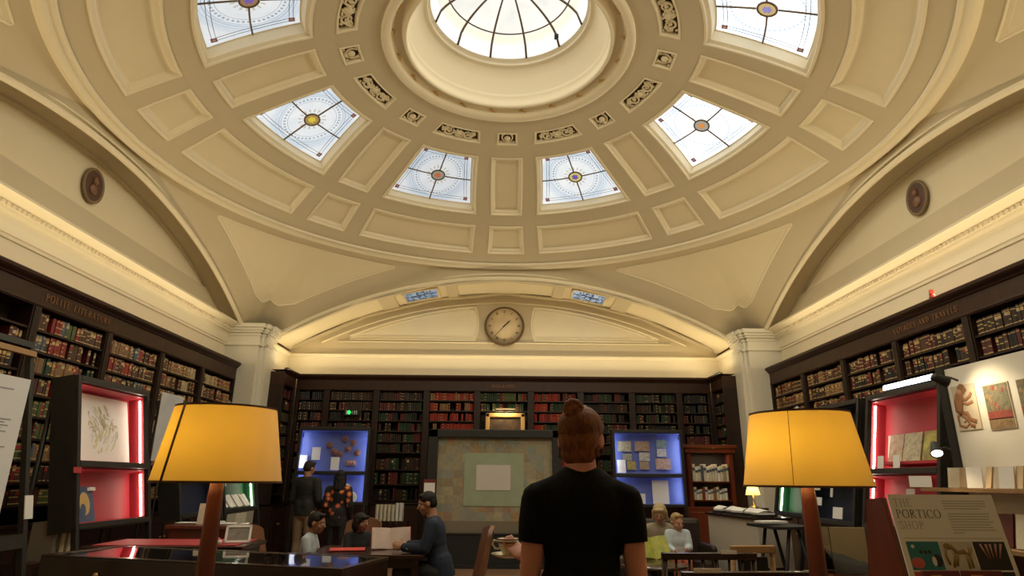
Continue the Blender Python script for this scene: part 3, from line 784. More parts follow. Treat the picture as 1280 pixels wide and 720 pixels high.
# ---------------------------------------------------------------- concealed cornice uplights
def strip_light(name,loc,sx,sy,power,col,rot):
    l=bpy.data.lights.new(name,'AREA'); l.shape='RECTANGLE'; l.size=sx; l.size_y=sy; l.energy=power; l.color=col
    o=bpy.data.objects.new(name,l); COL.objects.link(o); o.location=loc; o.rotation_euler=rot; return o
UPC=(1.0,.80,.47); UPW=84; DAYW=34
for s in (-1,1):
    strip_light('cornice_or_fill_uplight',(CX+s*5.02,6.3,3.47),.06,9.0,UPW*(1.08 if s>0 else .95),UPC,(PI,-s*.95,0))
strip_light('cornice_or_fill_uplight',(CX,12.90,3.47),8.3,.06,UPW*.62,UPC,(PI+.55,0,0))
for s in (-1,1): strip_light('cornice_or_fill_uplight',(CX+s*4.30,12.45,3.47),.06,.7,UPW*.06,UPC,(PI,-s*.4,0))

# daylight falling through the eight dome windows and the skylight
for k in range(8):
    c=45*k+22.5; P=Vector(dpt(3.17,c,-.05)); Q=Vector(dpt(3.17,c,-.5)); d=(Q-P).normalized()
    l=bpy.data.lights.new('window_daylight','AREA'); l.shape='RECTANGLE'; l.size=1.15; l.size_y=.95; l.energy=DAYW*(1.0,1.0,1.0,1.7,1.3,.22,.22,.35)[k]; l.color=(1,.94,.74)
    o=bpy.data.objects.new('window_daylight',l); COL.objects.link(o); o.location=P; o.rotation_euler=d.to_track_quat('-Z','Y').to_euler()
l=bpy.data.lights.new('skylight_daylight','AREA'); l.shape='DISK'; l.size=1.9; l.energy=DAYW*.3; l.color=(1,.94,.80); o=bpy.data.objects.new('skylight_daylight',l); COL.objects.link(o); o.location=(CX,CY,7.66)
strip_light('cornice_or_fill_uplight',(CX,-2.8,3.5),8,.08,48,(1,.86,.62),(PI-.4,0,0))  # unseen fill strip behind the camera, added to brighten surfaces facing it
# ---------------------------------------------------------------- clock, medallions, signs
def ell_disc(mb,c,rx,rz,y,m,n=40,M=None):
    mb.add([(c[0],y,c[1])]+[(c[0]+rx*math.cos(2*PI*i/n),y,c[1]+rz*math.sin(2*PI*i/n)) for i in range(n)],[(0,1+i,1+(i+1)%n) for i in range(n)],m,False,M)
p=at_y(630.5,407.5,13.15)
t=thing('wall_clock','round cream wall clock with dark rim in the lunette over the back bookcases','clock',TR((p.x,13.19,p.z)))
R=.425
RX=Matrix.Rotation(PI/2,4,'X')
mb=MB(); mb.lathe([(0,.0),(R-.03,0),(R-.03,.05),(0,.05)],64,0,True,RX); mb.build('dial',mat('aged_cream_dial',(.78,.62,.38),.5,var=.15,scale=6),t)
mb=MB(); mb.lathe([(R-.035,.0),(R,.0),(R+.012,.03),(R,.075),(R-.02,.085),(R-.03,.07),(R-.034,.05)],64,0,True,RX,caps=False); mb.build('rim',mat('clock_rim_bronze',(.12,.065,.025),.4,metal=.3),t)
mb=MB()
for k in range(12):
    a=k*PI/6; Mk=Matrix.Rotation(a,4,'Y')
    for j in range((2,1,2,3,2,1,2,3,3,2,1,2)[k]): 
        n=(2,1,2,3,2,1,2,3,3,2,1,2)[k]; mb.box(-.008+(j-(n-1)/2)*.02-.002*0,-.053,.285,-.008+(j-(n-1)/2)*.02+.010,-.0505,.345,0,Mk)
for k in range(60): mb.box(-.002,-.052,.355,.002,-.0505,.368,0,Matrix.Rotation(-k*PI/30,4,'Y'))
mb.build('numeral_ring',BRONZE,t)
mb=MB(); mb.prism([(-.012,-.05),(.012,-.05),(.016,.12),(.0,.20),(-.016,.12)],.004,0,Matrix.Rotation(math.radians(46),4,'Y')@TR((0,-.062,0))); mb.build('hour_hand',BRONZE,t)
mb=MB(); mb.prism([(-.008,-.07),(.008,-.07),(.005,.31),(-.005,.31)],.004,0,Matrix.Rotation(math.radians(222),4,'Y')@TR((0,-.068,0))); mb.build('minute_hand',BRONZE,t)
mb=MB(); mb.sphere((0,-.066,0),.018,0,10,8); mb.build('hub',BRONZE,t)
# medallions on the side lunettes
for s,(mx,my),lb in ((-1,(116,232.5),'oval bronze relief medallion on the left lunette'),(1,(1147,247.5),'oval bronze relief medallion on the right lunette')):
    p=at_x(mx,my,CX+s*5.30)
    t=thing('medallion',lb,'medallion',TR((CX+s*5.312,p.y,p.z),PI/2 if s<0 else -PI/2))
    mb=MB(); mb.lathe([(0,0),(.19,0),(.205,.015),(.20,.035),(.18,.04),(.17,.025)],40,0,True,RX@Matrix.Diagonal((1,1.16,1,1))); mb.build('rim',mat('medallion_rim',(.22,.15,.07),.5),t)
    mb=MB(); ell_disc(mb,(0,0),.175,.205,-.028,0); mb.build('ground',mat('medallion_red_brown',(.10,.035,.018),.45,var=.4,scale=20),t)
    mb=MB(); mb.sphere((.0,-.035,.07),(.045,.03,.06),0); mb.sphere((0,-.03,-.05),(.075,.025,.075),0); mb.sphere((.035 if s<0 else -.035,-.04,.06),(.02,.015,.025),0); mb.build('bust',mat('medallion_bust',(.24,.11,.05),.4,var=.4,scale=15),t)

# green exit light, gilt framed picture, little red sounder
p=at_y(440,515.5,12.80)
t=thing('exit_light','small dark exit light glowing green among the back wall books','exit sign',TR((p.x,12.80,p.z)))
mb=MB(); mb.box(-.17,0,-.06,.17,.05,.06); mb.build('housing',BLACK,t,bevel=.006)
mb=MB(); mb.sphere((-.06,-.006,0),(.034,.012,.04),0,14,8); mb.build('green_lamp',emat('green_exit_glow',(.03,1,.12),2.2),t)
mb=MB(); mb.box(-.12,-.006,-.045,-.10,0,.045); mb.box(.0,-.006,-.03,.012,0,.03); mb.box(.04,-.006,-.04,.055,0,.04); mb.box(.055,-.006,.0,.075,0,.014); mb.box(.085,-.006,-.04,.10,0,.04); mb.build('pale_pictogram',emat('pale_exit_marks',(.55,.6,.35),.35),t)
p=at_y(631.5,534,12.80)
t=thing('framed_picture','gilt framed dark picture hanging under the BIOGRAPHY lettering','picture',TR((p.x,12.86,p.z-.02)))
mb=MB(); w,h=.40,.30
for (x0,z0,x1,z1) in ((-w,h-.085,w,h),(-w,-h,w,-h+.085),(-w,-h,-w+.085,h),(w-.085,-h,w,h)): mb.box(x0,-.07,z0,x1,0,z1)
mb.build('frame',mat('bright_gilt_frame',(.80,.52,.20),.35,metal=.35,var=.1),t,bevel=.015)
mb=MB(); mb.box(-w+.08,-.03,-h+.08,w-.08,0,h-.08); mb.build('canvas',mat('dark_landscape',(.12,.07,.035),.6,col2=(.03,.02,.015),scale=9),t)
mb=MB(); mb.tube([(-.2,-.16,h+.08),(.2,-.16,h+.08)],.012,8); mb.tube([(0,-.02,h+.0),(0,-.08,h+.09),(0,-.16,h+.085)],.006,6); 
lt=thing('picture_light','slim brass picture light over the gilt framed picture','lamp',TR((p.x,12.86,p.z-.02))); mb.build('arm',BRASS,lt)
mb=MB(); mb.box(-.19,-.165,h+.066,.19,-.155,h+.07); mb.build('lamp_tube',emat('picture_lamp_glow',(1,.75,.4),3),lt)
strip_light('picture_lamp',(p.x,12.69,p.z-.02+h+.055),.36,.02,3.0,(1,.72,.36),(.55,0,0))
p=at_x(1163,380,CX+4.93)
t=thing('sounder','small red alarm sounder on top of the right wall bookcases','alarm',TR((CX+4.97,p.y,3.476)))
mb=MB(); mb.lathe([(0,0),(.035,0),(.035,.02),(.028,.03)],16); mb.build('base',mat('dull_red_plastic',(.35,.03,.02),.4),t)
mb=MB(); mb.lathe([(.028,.03),(.03,.05),(.026,.10),(0,.11)],16,0); mb.build('dome_cap',mat('red_lens',(.6,.05,.03),.2),t)

# ---------------------------------------------------------------- display cases (two lit boxes in a charcoal frame, leaning back)
def case(label, M, lining, W=1.16, zb=1.05, zm=1.555, zt=2.33, D=.22, lean=.19, leds=LED, name='display_case', upper=None, lower=None, legs=True, led_side=(-1,1), led_y=.085):
    t=thing(name,label,'display case',M)
    Lm=Matrix.Rotation(-lean,4,'X'); h=W/2; b=.045
    fm=MB()
    for sx in (-1,1):
        mb=MB(); mb.box(sx*h,0,.0,sx*(h-b),b,zt,0,Lm); mb.build('front_post',FRAME,t,bevel=.003)
        # rear prop
        mb=MB(); top=Lm@Vector((sx*(h-b/2),D,zt-.1)); mb.tube([top,(sx*(h-b/2),top.y+.02,0.0)],.02,6); mb.build('rear_prop',FRAME,t)
    for (z0,z1,nm) in ((zt-.05,zt,'top_rail'),(zm-.025,zm+.025,'middle_rail'),(zb-.045,zb,'bottom_rail')):
        mb=MB(); mb.box(-h+b,-.004,z0,h-b,b,z1,0,Lm); mb.build(nm,FRAME,t,bevel=.003)
    mb=MB(); mb.box(-h+b,.01,.30,h-b,.04,.335,0,Lm); mb.build('foot_rail',FRAME,t)
    for nm,z0,z1,mm in (('upper_box',zm+.025,zt-.05,upper or lining),('lower_box',zb,zm-.025,lower or lining)):
        mb=MB(); x0,x1=-h+.006,h-.006; y0,y1=.045,D
        mb.box(x0,y1-.015,z0,x1,y1,z1,0,Lm); mb.box(x0,y0,z0,x0+.012,y1,z1,0,Lm); mb.box(x1-.012,y0,z0,x1,y1,z1,0,Lm); mb.box(x0,y0,z0,x1,y1,z0+.012,0,Lm); mb.box(x0,y0,z1-.012,x1,y1,z1,0,Lm)
        bx=mb.build(nm,mm,t)
        for sx in led_side:
            if leds is None: continue
            mb=MB(); xx=sx*(h-.026)
            n=int((z1-z0-.04)/.026)
            for i in range(n): mb.box(xx-.006,led_y,z0+.02+i*.026,xx+.006,led_y+.012,z0+.02+i*.026+.019,0,Lm)
            mb.build('led_strip',leds,bx)
    mb=MB(); mb.box(-h,-.0,zb-.05,h,D+.01,zb-.045+.0,0,Lm); 
    mb.box(-h,D,zb-.05,h,D+.012,zt,0,Lm); mb.box(-h-.006,.03,zb-.05,-h,D+.01,zt,0,Lm); mb.box(h,.03,zb-.05,h+.006,D+.01,zt,0,Lm); mb.box(-h,.03,zt,h,D+.01,zt+.008,0,Lm)
    mb.build('shell',FRAME,t)
    t['M']=0
    return M@Lm, h-b, D
def card(name,label,cat,M,w,h,m,thick=.006,group=None,extra=None):
    """a card standing on its lower edge at M, facing local -y"""
    mb=MB(); mb.box(-w/2,-thick,0,w/2,0,h); mats=[m]
    if extra: extra(mb,mats)
    o=mb.build(name,mats); o.matrix_world=M; return tag(o,label,cat,group)
XL=CX-3.55+.19*1.05+.005   # floor line of the left row, so the boxes hang above x=-3.55
LEANX=.19
def side(s,y,off=0): return TR((CX+s*(3.36+off),y,0),PI/2 if s<0 else -PI/2)
# left crimson case
ML,hw_,D_=case('lit crimson display case holding a white print of yellow scribbles',side(-1,6.15),REDP,zb=1.06,zt=2.33)
def scrib(mb,mats):
    mats+= [mat('yellow_ink',(.74,.64,.22),.6), mat('grey_ink',(.62,.58,.48),.6)]
    r=random.Random(3)
    for k in range(80):
        a=r.uniform(0,6.28); q=r.uniform(.03,.25); x,z=.06+q*math.cos(a)*.95,.33+q*math.sin(a)*.9
        mb.tube([(x+.03*math.cos(a*3+j*.7),-.0075,z+.035*math.sin(a*2+j*.9)) for j in range(5)],.0025,4,1 if r.random()<.55 else 2)
card('print','white print of yellow line scribbles inside the left crimson case','print',ML@TR((.0,.17,1.60),0,-.03),.98,.64,WHITE,extra=scrib)
card('label_card','small white label at lower left of the yellow scribble print','label',ML@TR((-.50,.06,1.59)),.05,.22,WHITE)
def earth(mb,mats):
    mats+=[mat('ochre_map',(.62,.42,.14),.6,var=.3,scale=9),WHITE]
    ell_disc(mb,(-.02,.16),.085,.10,-.0075,1,24); ell_disc(mb,(-.05,.11),.045,.05,-.008,0,16); mb.box(.05,-.03,.27,.14,-.006,.30,2)
card('print','blue print with an ochre blob in the lower left crimson case','print',ML@TR((-.25,.12,1.075),.1,-.1),.27,.31,mat('blue_print',(.03,.09,.20),.5,var=.4,scale=8),extra=earth)
card('tag','crimson tag on the near post of the left crimson case','tag',ML@TR((-.60,-.012,1.47)),.10,.05,REDP)
# third left case with white poster, fourth left green case
ML3,_,_=case('dark unlit display case holding a grey-white poster, beside the left crimson case',side(-1,7.86),NAVYP,W=1.10,leds=None,lower=NAVYP)
def shade(mb,mats):
    mats.append(mat('soft_grey_ink',(.35,.36,.36),.6)); mats.append(mat('dark_ink',(.03,.03,.03),.6))
    ell_disc(mb,(.03,.30),.05,.08,-.0075,2,20); mb.prism([(.0,.1),(.1,.16),(.08,.32),(.03,.25)],.001,1,TR((0,-.0078,0)))
o=card('poster','grey-white poster with a dark blot, left of the left lamp shade','poster',side(-1,6.95)@TR((0,.30,1.58),0,0),.46,.71,mat('grey_white_print',(.62,.62,.60),.5,col2=(.42,.44,.45),scale=2.2),extra=shade)
mb=MB(); mb.tube([(0,.012,-1.57),(0,.012,.66)],.010,8); mb.build('pole',FRAME,o); mb=MB(); mb.lathe([(0,-1.58),(.15,-1.58),(.15,-1.568),(.02,-1.55)],24,0,True,TR((0,.012,0))); mb.build('base',FRAME,o)
card('print','dark blue print leaning on the left bookcase ledge behind the crimson case','print',TR((CX-4.945,8.55,.952),PI/2,-.04),.34,.42,mat('blue_landscape',(.07,.13,.30),.5,col2=(.01,.015,.04),scale=6))
MG,_,_=case('lit green display case with white open books, behind the left lamp post',side(-1,9.05),GREENP,led_side=(1,),leds=LED)
def openbook(name,label,M,w=.16,h=.22,ang=.5,m=None,cov=None,group=None,cat='book'):
    t=thing(name,label,cat,M,group)
    for sx in (-1,1):
        mb=MB(); mb.grid(lambda u,v:(sx*u*w,-.002-.014*math.sin(PI*min(1,u*1.2)),v*h),8,2,0,True,Matrix.Rotation(sx*-ang*.5,4,'Z')); mb.grid(lambda u,v:(sx*u*w,.004,v*h),2,2,0,True,Matrix.Rotation(sx*-ang*.5,4,'Z')); mb.build('page_block',m or PAPER,t)
    mb=MB()
    for sx in (-1,1): mb.box(0,.005,-.004,sx*(w+.005),.009,h+.004,0,Matrix.Rotation(sx*-ang*.5,4,'Z'))
    mb.build('cover',cov or LEATHER,t); return t
wl=['nearest','second','third','farthest']
for k in range(4): openbook('open_book','%s open white book in the lower left green case'%wl[k],MG@TR((-.39+.25*k,.10,1.068),0,-.45),.11,.19,.5,WHITE,group='open books in the green case')
for k in range(2): card('label_card','%s white card above the open books in the left green case'%('nearer','farther')[k],'label',MG@TR((-.32+.16*k,.17,1.36)),.10,.12,WHITE)
# far left open frame with white text panel
t=thing('display_stand','charcoal open stand with white text panel at the left edge','display stand',side(-1,4.40))
Lm=Matrix.Rotation(-.19,4,'X')
for sx in (-1,1):
    mb=MB(); mb.box(sx*.62,0,0,sx*.575,.045,2.50,0,Lm); mb.build('post',FRAME,t,bevel=.003)
    mb=MB(); top=Lm@Vector((sx*.6,.30,2.4)); mb.tube([top,(sx*.6,top.y+.02,0)],.02,6); mb.build('rear_prop',FRAME,t)
mb=MB(); mb.box(-.575,0,2.45,.575,.045,2.50,0,Lm); mb.build('top_rail',FRAME,t)
mb=MB(); mb.box(-.8,-.03,2.37,.60,-.002,2.415,0,Lm); mb.build('amber_rail',mat('amber_wood_rail',(.34,.19,.07),.4),t)
mb=MB(); mb.box(-.575,0,.93,.575,.045,1.03,0,Lm); mb.build('lower_rail',FRAME,t)
q=at_x(38,475,-3.36); q2=at_x(0,640,-3.36)
def para(x0,x1,zs,m): 
    def f(mb,mats):
        mats.append(m)
        for z,e in zs: mb.box(x0,-.0075,z,x0+(x1-x0)*e,-.006,z+.008,1)
    return f
card('text_panel','white text panel hanging on the open stand at the left edge','panel',TR((CX-3.38,q.y-.46,q.z-.93),PI/2),.92,.93,mat('white_panel',(.82,.82,.82),.55),extra=para(-.36,.36,[(.84,.95),(.815,.5),(.64,1),(.62,.93),(.60,.98),(.58,.9),(.56,.97),(.46,1),(.44,.95),(.42,.6),(.30,.98),(.28,.9),(.26,.96),(.24,.5)],mat('grey_print',(.36,.36,.36),.6)))
card('tag','white tag hanging on the post of the left open stand','tag',side(-1,5.0)@Lm@TR((0,-.01,1.13)),.085,.17,WHITE)
# right crimson case, spots, tube
MR,_,_=case('lit crimson display case with three picture books, beside the white shop wall',side(1,5.95),REDP,zb=1.06,zt=2.33,led_side=(-1,1))
bcol=[mat('pale_book_cover',(.62,.52,.36),.5,col2=(.30,.16,.10),scale=14),mat('cream_engraving',(.66,.60,.40),.5,col2=(.25,.22,.14),scale=26),mat('yellow_black_cover',(.62,.55,.12),.5,col2=(.05,.05,.04),scale=10)]
for k,(x,lb) in enumerate(((-.28,'left picture book of three in the right crimson case'),(-.03,'middle picture book of three in the right crimson case'),(.26,'yellow and black picture book in the right crimson case'))):
    t=thing('picture_book',lb,'book',MR@TR((x,.15,1.67),0,-.1),'picture books in the crimson case')
    mb=MB(); mb.box(-.11-.02*(k>0),-.018,0,.11+.02*(k>0),0,.27); mb.build('cover',bcol[k],t,bevel=.003)
    mb=MB(); mb.box(-.105-.02*(k>0),-.015,.268,.105+.02*(k>0),-.003,.272); mb.build('page_block',PAGE,t)
mb=MB(); mb.box(-.46,.10,1.64,.50,.20,1.665); o=mb.build('display_ledge',REDP); o.matrix_world=MR; tag(o,'narrow crimson ledge under the picture books','ledge')
for k,x in enumerate((-.38,-.12)): card('label_card',('left','right')[k]+' white label under the picture books, right crimson case','label',MR@TR((x,.06,1.595)),.10,.12,WHITE)
card('label_card','white label in the lower right crimson case','label',MR@TR((-.05,.15,1.2)),.12,.22,WHITE)
card('label_card','white label at upper left of the right crimson case','label',MR@TR((-.42,.17,1.72)),.045,.22,WHITE)
# fluorescent tube and two spotlights on the right crimson case
t=thing('strip_lamp','short white tube lamp on top of the right crimson case','lamp',MR@TR((.12,.02,2.345)))
mb=MB(); mb.box(-.40,-.01,0,.40,.03,.025); mb.build('fitting',FRAME,t)
mb=MB(); mb.box(-.39,-.018,.004,-.04,-.01,.052); mb.box(-.02,-.018,.004,.36,-.01,.052); mb.build('tube',emat('tube_glow',(.92,.96,1.0),6),t)
def spot(name,label,M,power,aim):
    t=thing(name,label,'spotlight',M)
    mb=MB(); mb.tube([(0,0,0),(0,-.05,.02),(0,-.10,.0)],.009,6); mb.build('arm',BLACK,t)
    aimv=Vector(aim).normalized(); Q=aimv.to_track_quat('-Z','Y').to_matrix().to_4x4(); Q=TR((0,-.12,0))@Q@Matrix.Scale(.8,4)
    mb=MB(); mb.lathe([(0,.09),(.03,.09),(.036,.06),(.055,-.03),(.058,-.05),(.05,-.05),(.03,.05)],20,0,True,Q,caps=False); mb.build('head',BLACK,t)
    mb=MB(); mb.lathe([(0,-.04),(.047,-.04)],20,0,False,Q,caps=False); mb.build('bulb',emat('spot_glow',(1,.86,.6),14),t)
    if power:
        l=bpy.data.lights.new('spot','SPOT'); l.energy=power; l.color=(1,.82,.52); l.spot_size=2.1; l.spot_blend=.6; l.shadow_soft_size=.04
        o=bpy.data.objects.new('spot',l); COL.objects.link(o); W=M@Q; o.matrix_world=W@TR((0,0,-.07))
p=at_x(1204,473,3.42); spot('spotlight','black clip spotlight at the top corner of the white shop wall','%'and TR((p.x+.03,p.y+.10,p.z),-PI/2),5,(.10,.5,-.22))
p=at_x(1196,562,3.42); spot('spotlight','black clip spotlight at mid height beside the white shop wall','%'and TR((p.x+.03,p.y+.10,p.z),-PI/2),6,(.35,-.18,-.42))
# right: dark case with small lights, then green case with tube
MD,_,_=case('dark display case with small white cards, behind the right lamp post',side(1,7.25),NAVYP,leds=None)
for k,(x,z,w,h) in enumerate(((-.40,1.37,.16,.07),(-.35,1.20,.17,.09),(.1,1.075,.2,.12),(-.05,1.3,.05,.2))):
    card('label_card',['topmost small white card','second white card from the top','white card at the bottom','narrow white card'][k]+' in the dark case behind the right lamp','label',MD@TR((x,.08,z)),w,h,WHITE)
MG2,_,_=case('lit green display case with white panels behind the right lamp',side(1,8.75,.30),GREENP,led_side=(-1,))
card('text_panel','white text panel in the green case left of the right lamp post','panel',MG2@TR((.18,.17,1.13)),.22,.36,WHITE)
card('text_panel','narrow white panel in the green case, next to the right lamp post','panel',MG2@TR((.38,.17,1.13)),.12,.36,WHITE)
# blue cases at the back
def bluecase(cx,label): return case(label,TR((cx,11.34,0)),BLUEP,W=1.27,zb=1.03,zm=1.515,zt=2.30,lean=.03,leds=LEDC,led_y=.055)[0]
MB1=bluecase(-3.0,'lit ultramarine display case with brown discs, behind the standing couple')
DISC=mat('brown_disc',(.30,.13,.08),.5,var=.4,scale=30)
for k,(px_,py_) in enumerate(((431,548),(441,553.5),(434.5,561),(411.5,556),(417,564.5),(424,567.5),(446,566))):
    p=at_y(px_,py_,11.53); mb=MB(); mb.lathe([(0,0),(.055,0),(.06,.012),(.05,.02),(.0,.022)],18,0,True,TR((0,0,0),0,PI/2)); mb.lathe([(.0,.022),(.02,.03),(0,.034)],10,0,True,TR((0,0,0),0,PI/2)); o=mb.build('token',DISC); o.matrix_world=TR((p.x,11.575,p.z)); tag(o,['topmost','upper right','middle right','leftmost','lower left','lowest','rightmost'][k]+' brown token pinned in the left blue case','token','brown tokens in the blue case')
p=at_y(437.5,578.5,11.5); mb=MB(); mb.box(-.09,-.02,-.045,.09,0,.045); [mb.sphere((x,-.02,0),(.032,.012,.035),0,8,6) for x in (-.05,0.0,.05)]; o=mb.build('token',mat('pink_brown_relief',(.50,.28,.20),.5,var=.4,scale=30)); o.matrix_world=TR((p.x,11.57,p.z)); tag(o,'oblong pink-brown plaque low in the left blue case','token')
for (px_,py_,w,h,lb) in ((395.5,567,.15,.22,'white sheet with a drawing, upper left of the left blue case'),(379.5,577,.13,.22,'white sheet half hidden by the man in the dark jacket'),(419,579.5,.15,.22,'white sheet low in the middle of the left blue case')):
    p=at_y(px_,py_,11.55); card('label_card',lb,'label',TR((p.x,11.53,p.z-h/2),0,-.03),w,h,WHITE)
for k,(px_,py_,r,lb) in enumerate(((433,611,.085,'upper white plate right of the floral shirt'),(439,622,.10,'lower white plate right of the floral shirt'),(392,612,.06,'white plate between the man and the woman'))):
    p=at_y(px_,py_,11.45); t=thing('plate',lb,'plate',TR((p.x,11.47,p.z),0,-.12),'white plates in the blue case')
    mb=MB(); mb.lathe([(0,0),(r*.6,0),(r,.014),(r,.018),(r*.6,.006),(0,.005)],28,0,True,TR((0,0,0),0,PI/2)); mb.build('dish',WHITE,t)
    mb=MB(); mb.box(-.03,.004,-r-.01,.03,.03,-r+.02); mb.build('easel_stand',GLASS,t)
MB2=bluecase(2.60,'lit ultramarine display case with nine small pictures, right of the man')
PICS=[mat('small_picture_%d'%k,c1,.5,col2=c2,scale=24) for k,(c1,c2) in enumerate((((.55,.5,.35),(.2,.18,.12)),((.45,.42,.3),(.3,.08,.06)),((.3,.45,.5),(.1,.12,.15)),((.4,.4,.3),(.2,.2,.15)),((.7,.68,.62),(.2,.2,.22)),((.35,.38,.40),(.7,.7,.7)),((.55,.45,.15),(.2,.15,.05)),((.42,.33,.25),(.2,.15,.1)),((.62,.5,.45),(.3,.15,.12))))]
lbs=['top left','top middle','top right blue','second row left','second row middle white-topped','second row right grey','bottom row left yellow','bottom row middle brown','bottom row right pinkish']
for k,(px_,py_,w,h) in enumerate(((780,558,.24,.18),(802,558,.26,.17),(826,555,.18,.14),(783.5,571.5,.17,.12),(805,571,.19,.15),(826.5,566,.17,.14),(789,582,.16,.15),(805,582,.17,.14),(828.5,580,.27,.19))):
    p=at_y(px_,py_,11.58); card('print',lbs[k]+' small picture in the right blue case','print',TR((p.x,11.55,p.z-h/2),0,-.03),w,h,PICS[k],group='small pictures in the right blue case')
for (px_,py_,w,h,lb) in ((777,583.5,.15,.24,'white sheet at lower left inside the right blue case'),(801,624.5,.17,.20,'small white sheet in the lower right blue case'),(826,616,.29,.42,'large white sheet in the lower right blue case')):
    p=at_y(px_,py_,11.5); card('label_card',lb,'label',TR((p.x,11.50,p.z-h/2),0,-.06),w,h,WHITE)
# central dark case with patchwork textile
t=thing('textile_case','wide dark case holding a patchwork textile with a white sheet in the centre','display case',TR((-.12,11.28,0)))
a0,a1,b0,b1=-1.19,1.17,.55,2.27
mb=MB(); q=.14
mb.box(a0,0,b1-q,a1,.22,b1); mb.box(a0,0,b0,a0+.17,.22,b1); mb.box(a1-.17,0,b0,a1,.22,b1); mb.box(a0,0,b0-.02,a1,.22,b0+.0); mb.build('frame',mat('soft_black_frame',(.014,.014,.012),.5),t,bevel=.01)
mb=MB(); mb.box(a0+.1,.02,.06,a1-.1,.2,b0); mb.box(a0,-.05,0,a1,.26,.06); mb.build('plinth',BLACK,t)
mb=MB(); mb.box(a0+.17,.06,b0,a1-.17,.10,.74); mb.build('lower_panel',mat('drab_linen',(.20,.165,.11),.8,var=.1),t)
PATCH=[mat('patch_%d'%k,c,.85,var=.25,scale=14) for k,c in enumerate(((.36,.31,.20),(.31,.25,.15),(.30,.29,.23),(.40,.26,.13),(.28,.30,.24),(.36,.22,.15),(.42,.36,.22)))]
mb=MB(); x0,x1,z0,z1=a0+.17,a1-.17,.74,b1-q; nx,nz=14,10; r=random.Random(5)
for i in range(nx):
    for j in range(nz):
        xa,xb=lerp(x0,x1,i/nx),lerp(x0,x1,(i+1)/nx); za,zb=lerp(z0,z1,j/nz),lerp(z0,z1,(j+1)/nz)
        mb.box(xa,.085,za,xb,.10,zb,r.choice([0,1,0,2,3 if i<5 or j<3 else 0,4,0,5 if j<2 else 1,6]))
for k in range(9): mb.tube([(x0+.4+.13*k+.05*math.cos(a*.9),.083,z1-.13+.05*math.sin(a*.9)) for a in range(8)],.004,4,2,closed=True)
mb.build('patchwork',PATCH,t)
mb=MB(); p=at_y(581,566,11.36); p2=at_y(654.6,633,11.36); mb.box(p.x+.12,.075,p2.z,p2.x+.12,.085,p.z); mb.build('green_mount',mat('pale_green_mount',(.33,.37,.25),.8,var=.1),t)
mb=MB(); p=at_y(595.6,581,11.35); p2=at_y(638,613,11.35); mb.box(p.x+.12,.068,p2.z,p2.x+.12,.075,p.z); mb.build('white_sheet',mat('greyed_white_sheet',(.58,.53,.48),.7),t)
p=at_y(536.5,617,11.0)
t=thing('info_panel','narrow white information panel on a post left of the dark textile case','panel',TR((p.x,11.0,0)))
mb=MB(); mb.box(-.09,-.012,1.02,.09,0,1.36); mb.build('sheet',WHITE,t); mb=MB(); mb.box(-.10,-.0,1.0,.10,.01,1.42); mb.build('backing_board',mat('dark_red_board',(.16,.02,.02),.5),t); mb=MB(); mb.tube([(0,.02,0.0),(0,.02,1.1)],.015,8); mb.lathe([(0,0),(.14,0),(.14,.012),(0,.02)],20); mb.build('stand',BLACK,t)
# ---------------------------------------------------------------- lamps
SHADE=bpy.data.materials.new('amber_lampshade'); SHADE.use_nodes=True; t=NT(SHADE); p=t.n['Principled BSDF']
p.inputs['Base Color'].default_value=(.82,.70,.52,1); p.inputs['Roughness'].default_value=.7
tr=t.node('ShaderNodeBsdfTranslucent'); tr.inputs[0].default_value=(.94,.74,.22,1); ms=t.node('ShaderNodeMixShader'); ms.inputs[0].default_value=.5
t.l.new(p.outputs[0],ms.inputs[1]); t.l.new(tr.outputs[0],ms.inputs[2]); t.l.new(ms.outputs[0],t.n['Material Output'].inputs[0])
SHTRIM=mat('brown_shade_seam',(.10,.035,.012),.6)
def floorlamp(x,y,label,seam,power):
    t=thing('floor_lamp',label,'lamp',TR((x,y,0)))
    mb=MB(); mb.lathe([(0,0),(.19,0),(.19,.018),(.17,.03),(.06,.04),(.05,.07)],40); mb.build('base',MAHOG,t,bevel=.002)
    mb=MB(); mb.lathe([(.040,.05),(.040,.5),(.036,.9),(.030,1.1),(.0255,1.36),(.022,1.40),(.012,1.41),(.012,1.44)],24,0); mb.build('post',MAHOG,t)
    mb=MB(); mb.lathe([(.214,1.405),(.170,1.66)],64,0,True,caps=False); mb.lathe([(.212,1.405),(.168,1.66)],64,0,True,caps=False); s=mb.build('shade',SHADE,t)
    for pr in ([(.2155,1.402),(.2155,1.409)],[(.171,1.655),(.171,1.662)]):
        mb=MB(); mb.lathe(pr,64,0,True,caps=False); mb.build('shade_trim',SHTRIM,s)
    a=seam; mb=MB(); mb.tube([(.2150*math.cos(a),.2150*math.sin(a),1.405),(.171*math.cos(a),.171*math.sin(a),1.66)],.0042 if seam>-2.1 else .0010,5); mb.build('seam',SHTRIM,s)
    mb=MB()
    for k in range(3):
        b=k*2*PI/3+.4; mb.tube([(0,0,1.655),(.169*math.cos(b),.169*math.sin(b),1.655)],.003,5)
    mb.tube([(0,0,1.43),(0,0,1.67)],.005,6); mb.lathe([(0,1.668),(.03,1.668),(.03,1.674),(.012,1.68),(0,1.69)],16); mb.build('spider',BRONZE,t)
    mb=MB(); mb.sphere((0,0,1.52),(.03,.03,.042),0,14,10); b=mb.build('bulb',emat('bulb_glow',(1,.72,.35),9),t)
    l=bpy.data.lights.new('lamp_light','POINT'); l.energy=power; l.color=(1,.78,.36); l.shadow_soft_size=.045
    o=bpy.data.objects.new('lamp_light',l); COL.objects.link(o); o.location=(x-.05,y-.01,1.535); b.visible_shadow=True
